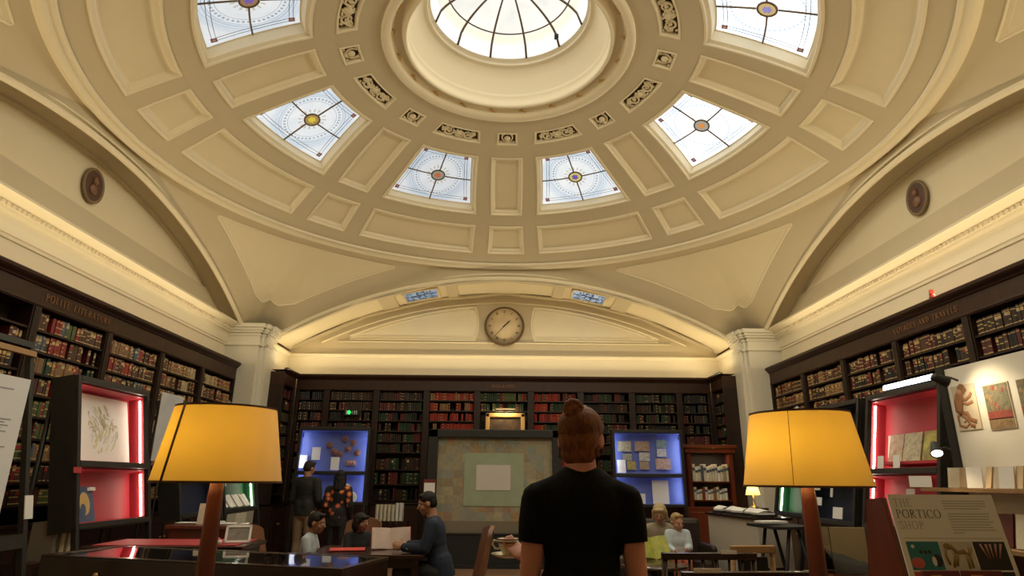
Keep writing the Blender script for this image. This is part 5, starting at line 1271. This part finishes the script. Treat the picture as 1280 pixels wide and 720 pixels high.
mb=MB(); mb.lathe([(0,0),(.03,0),(.05,.005),(.072,.014),(.074,.017),(.05,.010),(.028,.008),(0,.008)],36); mb.build('dish',CERAMIC,t)
mb=MB(); mb.lathe([(.060,.0135),(.066,.0155)],36,0,True,caps=False); mb.build('painted_band',MATS['brown_transfer_band'],t)

t=thing('low_shelf','low dark shelf unit right of the left blue case','shelf',TR((-2.02,11.95,0)))
mb=MB(); mb.box(-.32,0,.66,.32,.24,.69); mb.build('board',TABLEW,t)
for sx in (-1,1): mb=MB(); mb.box(sx*.32,0,0,sx*.29,.24,.66); mb.build('end_panel',TABLEW,t)
for k in range(7):
    mb=MB(); book_geo(mb,.055,.28+.03*(k>4),.18,(0,1,2,3),None,0,0); o=mb.build('binder',[PAPER if k<5 else WHITE,GOLDB,PAGE,LABC]); o.matrix_world=TR((-2.26+.072*k,11.98,.691)); tag(o,'%s pale binder from the left on the low shelf by the left blue case'%ORD[k],'binder','binders by the left blue case')
# ---------------------------------------------------------------- people: one continuous skin per body, clothes and hair over it
def prim_cap(bm, p0, p1, r0, r1, n=14):
    p0,p1=Vector(p0),Vector(p1); d=p1-p0; L=d.length
    for p,r in ((p0,r0),(p1,r1)):
        bmesh.ops.create_icosphere(bm,subdivisions=2,radius=r,matrix=Matrix.Translation(p))
    if L>1e-4:
        q=d.to_track_quat('Z','Y').to_matrix().to_4x4(); q.translation=(p0+p1)/2
        bmesh.ops.create_cone(bm,cap_ends=True,segments=n,radius1=r0,radius2=r1,depth=L,matrix=q)
def prim_ell(bm, c, r, rot=None):
    M=Matrix.Translation(Vector(c)) @ (rot.to_4x4() if rot is not None else Matrix.Identity(4)) @ Matrix.Diagonal((*r,1))
    bmesh.ops.create_icosphere(bm,subdivisions=3,radius=1,matrix=M)
def blob(prims, vox, smooth=4, cut=None):
    bm=bmesh.new()
    for p in prims:
        if p[0]=='c': prim_cap(bm,*p[1:])
        else: prim_ell(bm,*p[1:])
    me=bpy.data.meshes.new('tmp'); bm.to_mesh(me); bm.free()
    o=bpy.data.objects.new('tmp',me); COL.objects.link(o)
    m=o.modifiers.new('r','REMESH'); m.mode='VOXEL'; m.voxel_size=vox; m.use_smooth_shade=True
    if smooth: q=o.modifiers.new('s','SMOOTH'); q.factor=.5; q.iterations=smooth
    dg=bpy.context.evaluated_depsgraph_get(); out=bpy.data.meshes.new_from_object(o.evaluated_get(dg),depsgraph=dg)
    bpy.data.objects.remove(o); bpy.data.meshes.remove(me)
    if cut:
        bm=bmesh.new(); bm.from_mesh(out)
        for co,no in cut:
            g=bm.verts[:]+bm.edges[:]+bm.faces[:]; bmesh.ops.bisect_plane(bm,geom=g,plane_co=co,plane_no=no,clear_outer=True)
        bm.to_mesh(out); bm.free()
    for p in out.polygons: p.use_smooth=True
    return out
def put(name, me, m, parent):
    me.materials.clear()
    for q in (m if isinstance(m,list) else [m]): me.materials.append(q)
    me.name=name; return link(name, me, parent)
def hand_prims(wr, d, nrm, s, curl=.35, thumb_side=1, grip=0):
    """palm and five fingers: d along the hand, nrm out of the back of the hand"""
    d=d.normalized(); nrm=(nrm-d*nrm.dot(d)).normalized(); sd=d.cross(nrm)*thumb_side
    rot=Matrix((sd,d,nrm)).transposed()
    P=[('c',wr,wr+d*.03*s,.024*s,.024*s)]
    P.append(('e',wr+d*.055*s,(.038*s,.05*s,.016*s),rot))
    for k,(off,ln) in enumerate(((.027,.070),(.009,.078),(-.010,.073),(-.027,.058))):
        b=wr+d*.092*s+sd*off*s; dd=d; p=b
        for j,(f,r) in enumerate(((.45,.0088),(.32,.0080),(.23,.0072))):
            a=curl*(1+.15*k)*(1 if j else .6); dd=(dd*math.cos(a)-nrm*math.sin(a)).normalized()
            # keep curling round the same axis
            q=p+dd*ln*f*s; P.append(('c',p,q,r*s,(r-.0008)*s)); p=q; nrm_=nrm
    tb=wr+d*.03*s+sd*.026*s; t1=tb+(d*.55+sd*.75-nrm*.25).normalized()*.038*s; t2=t1+(d*.9+sd*.25-nrm*.35).normalized()*.030*s
    P+=[('c',tb,t1,.012*s,.0095*s),('c',t1,t2,.0092*s,.008*s)]
    return P
SKINS={}
def skin(name,c): return mat('skin_'+name,c,.5,var=.08,scale=12,spec=.35)
EYE=mat('eye_dark',(.015,.01,.008),.2); LIP=mat('lip_red',(.30,.09,.07),.4); SCL=mat('eye_white',(.7,.68,.64),.3)
def person(label, J, s=1.0, hyaw=0, hpitch=0, hroll=0, skinm=None, top=None, bottom=None, shoes=None, hairm=None, hair='short', sleeve='long', vox=.010, bulk=1.0, hands=None, hem=None, extra=None, neckr=.054, name='person', hs=1.0, topname='shirt'):
    V={k:Vector(v) for k,v in J.items()}
    root=thing(name,label,'person',TR((V['pelvis'].x,V['pelvis'].y,0)))
    inv=root.matrix_world.inverted()
    for k in V: V[k]=inv@V[k]
    up=(V['neck']-V['pelvis']).normalized(); rt=(V['shr']-V['shl']); rt=(rt-up*rt.dot(up)).normalized(); fw=up.cross(rt)
    R=Matrix((rt,fw,up)).transposed(); TL=(V['neck']-V['pelvis']).length
    b=bulk*s
    def torso(e=0,k=1.0):
        at=lambda t,f=0: V['pelvis']+up*TL*t+fw*f*s
        return [('e',at(.74,.0),(.158*b+e,.098*b+e,.16*s+e),R),('e',at(.60,.015),(.150*b+e,.104*b+e,.15*s+e),R),('e',at(.36,.012),(.134*b+e,.096*b+e,.16*s+e),R),('e',at(.12,.0),(.146*b+e,.104*b+e,.14*s+e),R),('e',at(-.05,-.01),(.155*b+e,.112*b+e,.11*s+e),R),
                ('c',V['shl']*.80+at(.84)*.20,V['shr']*.80+at(.84)*.20,.052*b+e,.052*b+e),('c',at(.93,-.01),V['shl']+up*.004*s,.056*b+e*.6,.046*b+e*.9),('c',at(.93,-.01),V['shr']+up*.004*s,.056*b+e*.6,.046*b+e*.9)]
    def arm(sd,e=0,t=1.0,lower=True):
        a,c,d=V['sh'+sd],V['el'+sd],V['wr'+sd]; P=[]
        q=a.lerp(c,min(1,t)); P+=[('c',a,a.lerp(q,.5),.048*b+e,.049*b+e),('c',a.lerp(q,.5),q,.050*b+e,lerp(.048,.040,min(1,t))*b+e)]
        if lower and t>1: 
            q2=c.lerp(d,min(1,t-1)); m=c.lerp(q2,.35); P+=[('c',c,m,.040*b+e,.041*b+e),('c',m,q2,.041*b+e,.028*s+e)]
        return P
    def leg(sd,e=0):
        a,c,d=V['hi'+sd],V['kn'+sd],V['an'+sd]
        return [('c',a,a.lerp(c,.4),.088*b+e,.074*b+e),('c',a.lerp(c,.4),c,.074*b+e,.054*b+e),('c',c,c.lerp(d,.35),.052*b+e,.054*b+e),('c',c.lerp(d,.35),d,.054*b+e,.036*s+e)]
    H=Matrix.Rotation(hyaw,3,'Z')@Matrix.Rotation(hpitch,3,'X')@Matrix.Rotation(hroll,3,'Y')      # head faces local +y
    hc=V['head']; k=s*hs
    hp=lambda x,y,z: hc+H@Vector((x*k,y*k,z*k))
    head=[('e',hp(0,-.005,.02),(.075*k,.094*k,.092*k),H),('e',hp(0,.018,-.04),(.058*k,.072*k,.068*k),H),('e',hp(0,.055,-.078),(.034*k,.034*k,.030*k),H),
          ('c',hp(0,.090,.012),hp(0,.112,-.022),.009*k,.014*k),('e',hp(0,.098,-.022),(.017*k,.012*k,.010*k),H),('c',hp(-.035,.082,.022),hp(.035,.082,.022),.012*k,.012*k),
          ('e',hp(-.038,.06,-.03),(.026*k,.026*k,.026*k),H),('e',hp(.038,.06,-.03),(.026*k,.026*k,.026*k),H),('c',hp(-.018,.088,-.054),hp(.018,.088,-.054),.010*k,.010*k),
          ('e',hp(-.079,-.008,-.012),(.009*k,.022*k,.032*k),H@Matrix.Rotation(.35,3,'Z')),('e',hp(.079,-.008,-.012),(.009*k,.022*k,.032*k),H@Matrix.Rotation(-.35,3,'Z')),
          ('c',V['neck']-up*.02*s,hp(0,-.025,-.055),neckr*1.12*s,neckr*.95*s)]
    prims=torso()+arm('l',0,2)+arm('r',0,2)+leg('l')+leg('r')+head
    for sd,sg in (('l',-1),('r',1)):
        d=(V['wr'+sd]-V['el'+sd]); hn=(hands or {}).get(sd,{})
        dd=Vector(hn.get('d',d)); nn=Vector(hn.get('n',(sg,0,.2)))
        prims+=hand_prims(V['wr'+sd],dd,nn,s,hn.get('curl',.35),hn.get('t',1))
        f=Vector((0,1,0)) if 'foot' not in J else Vector(J['foot'])
        fd=(V['foot'] if False else (R@Vector((0,1,0)))); fd.z=0; fd=fd.normalized() if fd.length>.01 else Vector((0,1,0))
        prims+=[('c',V['an'+sd],V['an'+sd]+fd*.10*s-Vector((0,0,.045*s)),.036*s,.03*s)]
    put('body',blob(prims,vox,3),skinm,root)
    e1=.013*max(.7,s)
    tt={'long':1.93,'short':.60,'mid':1.2}[sleeve]
    tp=torso(e1)+arm('l',e1+.004,tt)+arm('r',e1+.004,tt)
    low=V['pelvis']-up*((hem if hem is not None else .06)*s)
    tp.append(('c',V['pelvis']+up*.1*s-rt*.05*s,low-rt*.05*s,.11*b+e1,.112*b+e1)); tp.append(('c',V['pelvis']+up*.1*s+rt*.05*s,low+rt*.05*s,.11*b+e1,.112*b+e1))
    cuts=[(low,-up),(V['neck']+up*.012*s+fw*.02,(up*.9+fw*.25).normalized())] if True else None
    me=blob(tp,vox,4)
    # open the neck only near the axis: drop verts above the collar close to the neck
    bm=bmesh.new(); bm.from_mesh(me)
    g=bm.verts[:]+bm.edges[:]+bm.faces[:]; bmesh.ops.bisect_plane(bm,geom=g,plane_co=low,plane_no=-up,clear_outer=True)
    cap=V['neck']+up*.020*s-fw*.01*s
    g=bm.verts[:]+bm.edges[:]+bm.faces[:]; bmesh.ops.bisect_plane(bm,geom=g,plane_co=cap,plane_no=(up-fw*-.15).normalized(),clear_outer=True)
    if sleeve!='long':
        for sd in 'lr':
            a,c=V['sh'+sd],V['el'+sd]; q=a.lerp(c,.60); n=(c-a).normalized()
            for v in bm.verts:
                w=v.co-q
                if w.dot(n)>0 and w.length<.11*s and abs((v.co-V['pelvis']).dot(rt))>.150*b: v.co-=n*w.dot(n)
    bm.to_mesh(me); bm.free()
    put(topname,me,top,root)
    bp=[('e',V['pelvis']-up*.02*s,(.158*b+.006,.116*b+.006,.12*s),R)]+leg('l',.012)+leg('r',.012)
    me=blob(bp,vox,4); put('trousers',me,bottom,root)
    for sd in 'lr':
        a=V['an'+sd]; z=-V['an'+sd].z
        fdir=fd; base=Vector((a.x,a.y,0))
        pr=[('e',base+fdir*.05*s+Vector((0,0,.040*s)),(.045*s,.125*s,.042*s),Matrix((Vector((fdir.y,-fdir.x,0)),fdir,Vector((0,0,1)))).transposed()),('c',a,base+Vector((0,0,.05*s)),.044*s,.045*s)] if a.z<.2*s+.1 else [('e',a+fdir*.05*s-Vector((0,0,.03*s)),(.045*s,.12*s,.042*s),Matrix((Vector((fdir.y,-fdir.x,0)),fdir,Vector((0,0,1)))).transposed())]
        me=blob(pr,max(.008,vox*.8),2)
        for v in me.vertices: v.co.z=max(v.co.z,.002)
        put('shoe',me,shoes,root)
    for sx in (-1,1):
        mb=MB(); c=hp(sx*.031,.083,.004); mb.sphere(c,(.0125*k,.010*k,.008*k),0,10,8); ey=mb.build('eye',SCL,root)
        mb=MB(); c=hp(sx*.031,.0915,.004); mb.sphere(c,(.0055*k,.004*k,.0055*k),0,8,6); mb.build('iris',EYE,ey)
        mb=MB(); mb.tube([hp(sx*.018,.092,.024),hp(sx*.033,.090,.029),hp(sx*.048,.080,.024)],.0028*k,5); mb.build('eyebrow',hairm,root)
    mb=MB(); mb.tube([hp(-.022,.094,-.055),hp(0,.100,-.053),hp(.022,.094,-.055)],lambda u:.0045*k*(.5+math.sin(PI*u)*.6),6); mb.build('mouth',LIP,root)
    # hair
    hv=max(.006,vox*.7)
    if hair in('short','crop'):
        pr=[('e',hp(0,-.016,.038),(.082*k,.096*k,.085*k),H),('e',hp(0,-.045,-.002),(.077*k,.062*k,.075*k),H),('c',hp(-.045,.048,.092),hp(.045,.048,.092),.022*k,.022*k)]
    elif hair=='bob':
        pr=[('e',hp(0,-.014,.035),(.086*k,.100*k,.088*k),H),('e',hp(0,-.05,-.03),(.088*k,.062*k,.105*k),H),('c',hp(-.075,.0,.02),hp(-.082,.01,-.07),.026*k,.022*k),('c',hp(.075,.0,.02),hp(.082,.01,-.07),.026*k,.022*k),('c',hp(-.05,.072,.070),hp(.05,.072,.070),.022*k,.022*k)]
    elif hair=='long':
        pr=[('e',hp(0,-.014,.035),(.086*k,.102*k,.090*k),H),('e',hp(0,-.05,-.05),(.090*k,.062*k,.13*k),H),('c',hp(-.05,-.06,-.1),hp(-.055,-.075,-.21),.046*k,.030*k),('c',hp(.05,-.06,-.1),hp(.055,-.075,-.21),.046*k,.030*k),('c',hp(0,-.06,-.1),hp(0,-.085,-.23),.05*k,.032*k),('c',hp(-.08,.0,.02),hp(-.085,.0,-.16),.028*k,.026*k),('c',hp(.08,.0,.02),hp(.085,.0,-.16),.028*k,.026*k)]
    elif hair=='bun':
        pr=[('e',hp(0,-.012,.036),(.087*k,.103*k,.088*k),H),('e',hp(0,-.045,-.005),(.077*k,.070*k,.088*k),H),('e',hp(0,-.050,-.06),(.066*k,.048*k,.055*k),H),('c',hp(-.070,.02,.045),hp(-.070,-.01,.02),.020*k,.016*k),('c',hp(.070,.02,.045),hp(.070,-.01,.02),.020*k,.016*k)]
    me=blob(pr,hv,2)
    ho=put('hair',me,hairm,root)
    if hair=='bun':
        mb=MB(); c0=(-.012,-.082,.098); r=random.Random(11)
        # coil of strands wound into the bun
        for q in range(5):
            ph=q*1.26
            mb.tube([hp(c0[0]+(.019+.008*math.cos(3*a*.35+ph))*math.cos(a*.35+ph),c0[1]+.012*math.sin(a*.5+ph),c0[2]+(.019+.008*math.cos(3*a*.35+ph))*math.sin(a*.35+ph)) for a in range(19)],.014*k,7,closed=False)
        mb.sphere(hp(*c0),(.027*k,.027*k,.027*k),0,12,8); mb.build('bun',hairm,ho)
        mb=MB()
        for q in range(150):                     # combed strands swept up to the bun
            a=r.uniform(-2.75,2.75); st=(math.sin(a)*.080, -.020-.066*math.cos(a)+(.03 if abs(a)>1.6 else 0), -.085+.05*abs(a)/2.7+r.uniform(-.015,.02)+ (.05 if abs(a)>1.5 else 0))
            if abs(a)>1.5: st=(math.sin(a)*.080,.02+r.uniform(-.03,.05),.05+r.uniform(-.02,.04))
            pts=[]
            for j in range(8):
                u=j/7; p=Vector(st).lerp(Vector(c0)+Vector((r.uniform(-.01,.01),.012,-.018)),u); dc=p-Vector((0,-.014,.022))
                # push out on to the hair surface
                e=Vector((dc.x/.085,dc.y/.104,dc.z/.096)); l=e.length
                if l<1: dc=dc/l
                pts.append(hp(*(Vector((0,-.014,.022))+dc*1.005)))
            mb.tube(pts,lambda u:.0024*k*(1-.4*u),4)
        mb.build('strand',hairm,ho)
    return root,V,hp,R
def strand_mat(name,c1,c2,sc=(60,60,4)):
    return mat(name,c1,.6,spec=.3,col2=c2,scale=2.0,stretch=sc,bump=.5,bscale=3)
AUB=strand_mat('auburn_hair',(.25,.088,.024),(.09,.028,.009),(30,30,10)); DARKH=strand_mat('black_hair',(.014,.010,.008),(.006,.005,.004)); BLOND=strand_mat('pale_blonde_hair',(.52,.40,.22),(.36,.25,.12)); DBLOND=strand_mat('toddler_blonde_hair',(.40,.27,.12),(.26,.16,.06)); BRH=strand_mat('dark_brown_hair',(.03,.018,.010),(.012,.008,.005))
TEE=mat('black_tee',(.0045,.0045,.005),.9,spec=.2,bump=.35,bscale=9,sheen=.0,stretch=(1,1,.35)); JEAN=mat('dark_jeans',(.015,.016,.022),.8); SHOE=mat('black_shoe',(.012,.01,.009),.4)
# the man in the black T-shirt, back to us, carrying cup and saucer
mx,my=.305,2.5
m1,V1,_,_=person('man with an auburn hair bun and black T-shirt walking away with a cup',
  dict(pelvis=(mx-.005,my,.93),neck=(mx,my-.01,1.450),head=(mx+.005,my+.025,1.580),shl=(mx-.168,my-.01,1.352),shr=(mx+.168,my-.005,1.347),ell=(.108,my-.02,1.095),elr=(.497,my-.03,1.10),wrl=(.112,my+.235,1.115),wrr=(.515,my+.05,.86),
    hil=(mx-.09,my,.90),hir=(mx+.09,my,.90),knl=(mx-.10,my+.03,.49),knr=(mx+.10,my-.01,.49),anl=(mx-.10,my+.02,.09),anr=(mx+.11,my-.06,.09)),
  s=.98,hyaw=-.30,hpitch=-.06,skinm=skin('ruddy',(.58,.27,.20)),top=TEE,bottom=JEAN,shoes=SHOE,hairm=AUB,hair='bun',sleeve='short',vox=.007,bulk=1.0,hem=.10,neckr=.060,
  hands={'l':dict(d=(-.30,.42,.16),n=(.45,.10,-.85),curl=.30,t=-1),'r':dict(d=(.02,.10,-.25),n=(1,0,.1),curl=.4,t=1)},topname='tee_shirt',hs=1.06)
# standing couple at the left blue case
JK=mat('dark_jacket',(.018,.018,.016),.8,var=.2); KHAKI=mat('khaki_cloth',(.26,.18,.11),.8,var=.15)
def standing(x,y,h,yaw=0,**kw):
    s=h/1.75; c,sn=math.cos(yaw),math.sin(yaw)
    B=dict(pelvis=(0,0,.95),neck=(0,-.01,1.47),head=(0,.015,1.615),shl=(-.18,-.01,1.41),shr=(.18,-.01,1.41),ell=(-.225,-.03,1.13),elr=(.225,-.03,1.13),wrl=(-.235,.07,.88),wrr=(.235,.07,.88),hil=(-.09,0,.92),hir=(.09,0,.92),knl=(-.10,.02,.50),knr=(.10,.02,.50),anl=(-.10,-.01,.09),anr=(.10,-.01,.09))
    B.update(kw)
    return {k:(x+s*(c*v[0]-sn*v[1]),y+s*(sn*v[0]+c*v[1]),s*v[2]) for k,v in B.items()},s
J,s=standing(-3.08,10.35,1.70,-.25,wrl=(-.10,.25,1.02),wrr=(.12,.25,1.0),ell=(-.235,-.02,1.13),elr=(.235,-.02,1.13))
person('man in a dark jacket and khaki trousers facing the left blue case',J,s,hyaw=-.55,hpitch=-.25,skinm=skin('tan',(.40,.20,.12)),top=JK,bottom=KHAKI,shoes=SHOE,hairm=BRH,hair='crop',vox=.012,hem=.06,topname='jacket',bulk=1.06)
FLOR=bpy.data.materials.new('orange_floral_black'); FLOR.use_nodes=True; t=NT(FLOR); p=t.n['Principled BSDF']; p.inputs['Roughness'].default_value=.8
vo=t.node('ShaderNodeTexVoronoi'); vo.inputs['Scale'].default_value=9.5; vo.inputs['Randomness'].default_value=.75; tc=t.node('ShaderNodeTexCoord'); t.l.new(tc.outputs['Object'],vo.inputs['Vector'])
n_=t.noise(26,3,.6,tc.outputs['Object']); d_=t.m('ADD',vo.outputs['Distance'],t.m('MULTIPLY',n_,.22)); f_=t.m('LESS_THAN',d_,.50); f2=t.m('LESS_THAN',d_,.30)
t.l.new(t.mix(f_,(.008,.007,.007),t.mix(f2,(.48,.10,.04),(.75,.36,.10))),p.inputs['Base Color'])
J,s=standing(-2.56,10.30,1.56,-.05,wrl=(-.12,.22,1.05),wrr=(.20,.12,.92))
person('woman with long dark hair in an orange floral top facing the left blue case',J,s,hyaw=.2,hpitch=-.15,skinm=skin('olive',(.42,.23,.14)),top=FLOR,bottom=BLACK,shoes=SHOE,hairm=DARKH,hair='long',vox=.012,hem=.14,topname='floral_top',bulk=.92)
# seated group at the reading table
def seated(x,y,seat,s,yaw,lean=0,**kw):
    """yaw: direction faced; 0 = +y"""
    c,sn=math.cos(yaw),math.sin(yaw); tz=seat+.10*s
    L=lambda z: lean*z
    B=dict(pelvis=(0,0,tz),neck=(0,.01+L(.52),tz+.52),head=(0,.045+L(.66),tz+.665),shl=(-.175,.0+L(.46),tz+.455),shr=(.175,.0+L(.46),tz+.455),ell=(-.22,.07+L(.2),tz+.20),elr=(.22,.07+L(.2),tz+.20),wrl=(-.12,.32,tz+.19),wrr=(.12,.32,tz+.19),hil=(-.085,.04,tz-.01),hir=(.085,.04,tz-.01),knl=(-.10,.43,tz+.01),knr=(.10,.43,tz+.01),anl=(-.10,.40,tz-.36),anr=(.10,.40,tz-.36))
    for k,v in kw.items(): B[k]=(v[0],v[1],tz+v[2])
    out={}
    for k,v in B.items():
        z=tz+(v[2]-tz)*s; out[k]=(x+s*(c*v[0]-sn*v[1]),y+s*(sn*v[0]+c*v[1]),max(z,.075*s))
    return out
NAVY=mat('navy_jumper',(.012,.022,.045),.85,var=.2); PALEB=mat('pale_blue_shirt',(.42,.48,.52),.8,var=.08); BLKC=mat('black_jumper',(.012,.012,.016),.85)
J=seated(-.58,6.60,.47,.94,PI/2,lean=.20,ell=(-.22,.16,.23),elr=(.22,.14,.22),wrl=(-.08,.40,.235),wrr=(.10,.38,.245))
person('man in a navy jumper seated at the reading table, handling papers',J,.94,hyaw=PI/2+.1,hpitch=-.32,skinm=skin('tan',(.40,.20,.12)),top=NAVY,bottom=JK,shoes=SHOE,hairm=DARKH,hair='crop',vox=.010,bulk=1.04,topname='jumper')
J=seated(-1.92,6.50,.47,.70,-PI/2,lean=.18,ell=(-.20,.16,.20),elr=(.20,.14,.18),wrl=(-.10,.46,.215),wrr=(.12,.42,.215))
person('boy in a pale blue shirt seated at the left of the reading table',J,.70,hyaw=-PI/2-.1,hpitch=-.22,skinm=skin('brown',(.30,.14,.075)),top=PALEB,bottom=JK,shoes=SHOE,hairm=DARKH,hair='crop',sleeve='short',vox=.009,topname='shirt',hs=1.2,bulk=.95)
J=seated(-1.54,7.16,.47,.66,PI+.5,lean=.10,ell=(-.20,.16,.20),elr=(.20,.14,.20),wrl=(-.09,.42,.25),wrr=(.10,.40,.25))
person('child in black seated at the far side of the reading table',J,.66,hyaw=PI+1.15,hpitch=-.12,skinm=skin('brown',(.30,.14,.075)),top=BLKC,bottom=JK,shoes=SHOE,hairm=DARKH,hair='bob',vox=.009,topname='jumper',hs=1.22,bulk=.95)
# woman reading to a toddler
CARD=mat('beige_cardigan',(.34,.28,.20),.9,var=.12,bump=.3,bscale=60); PSH=mat('pale_blue_babywear',(.50,.56,.60),.85); ORG=mat('coral_trousers',(.55,.16,.08),.85)
J=seated(1.80,7.66,.43,.84,PI,lean=.24,ell=(-.25,.10,.20),elr=(.25,.10,.20),wrl=(-.20,.34,.20),wrr=(.16,.36,.16))
person('woman with pale blonde hair and beige cardigan reading in an armchair',J,.84,hyaw=PI-.35,hpitch=-.45,skinm=skin('fair',(.52,.28,.20)),top=CARD,bottom=JK,shoes=SHOE,hairm=BLOND,hair='bob',vox=.010,topname='cardigan',bulk=1.08,hs=1.06)
J=seated(1.94,7.32,.56,.56,PI-.1,lean=.02,ell=(-.2,.10,.2),elr=(.2,.10,.2),wrl=(-.12,.30,.20),wrr=(.12,.30,.16))
person('toddler with blonde hair in pale blue on the lap of the woman',J,.56,hyaw=PI+.30,hpitch=-.25,skinm=skin('fair',(.52,.28,.20)),top=PSH,bottom=ORG,shoes=ORG,hairm=DBLOND,hair='short',vox=.008,topname='romper',hs=1.42,bulk=1.15)
YEL=mat('yellow_page',(.55,.50,.05),.6,col2=(.20,.26,.06),scale=14)
pb=at_y(820,697,7.12); openbook('picture_book','yellow picture book open in the hands of the woman in beige',TR((pb.x,7.12,pb.z-.02),.25,-.55),.17,.24,.7,YEL,mat('yellow_green_cover',(.38,.40,.06),.5))
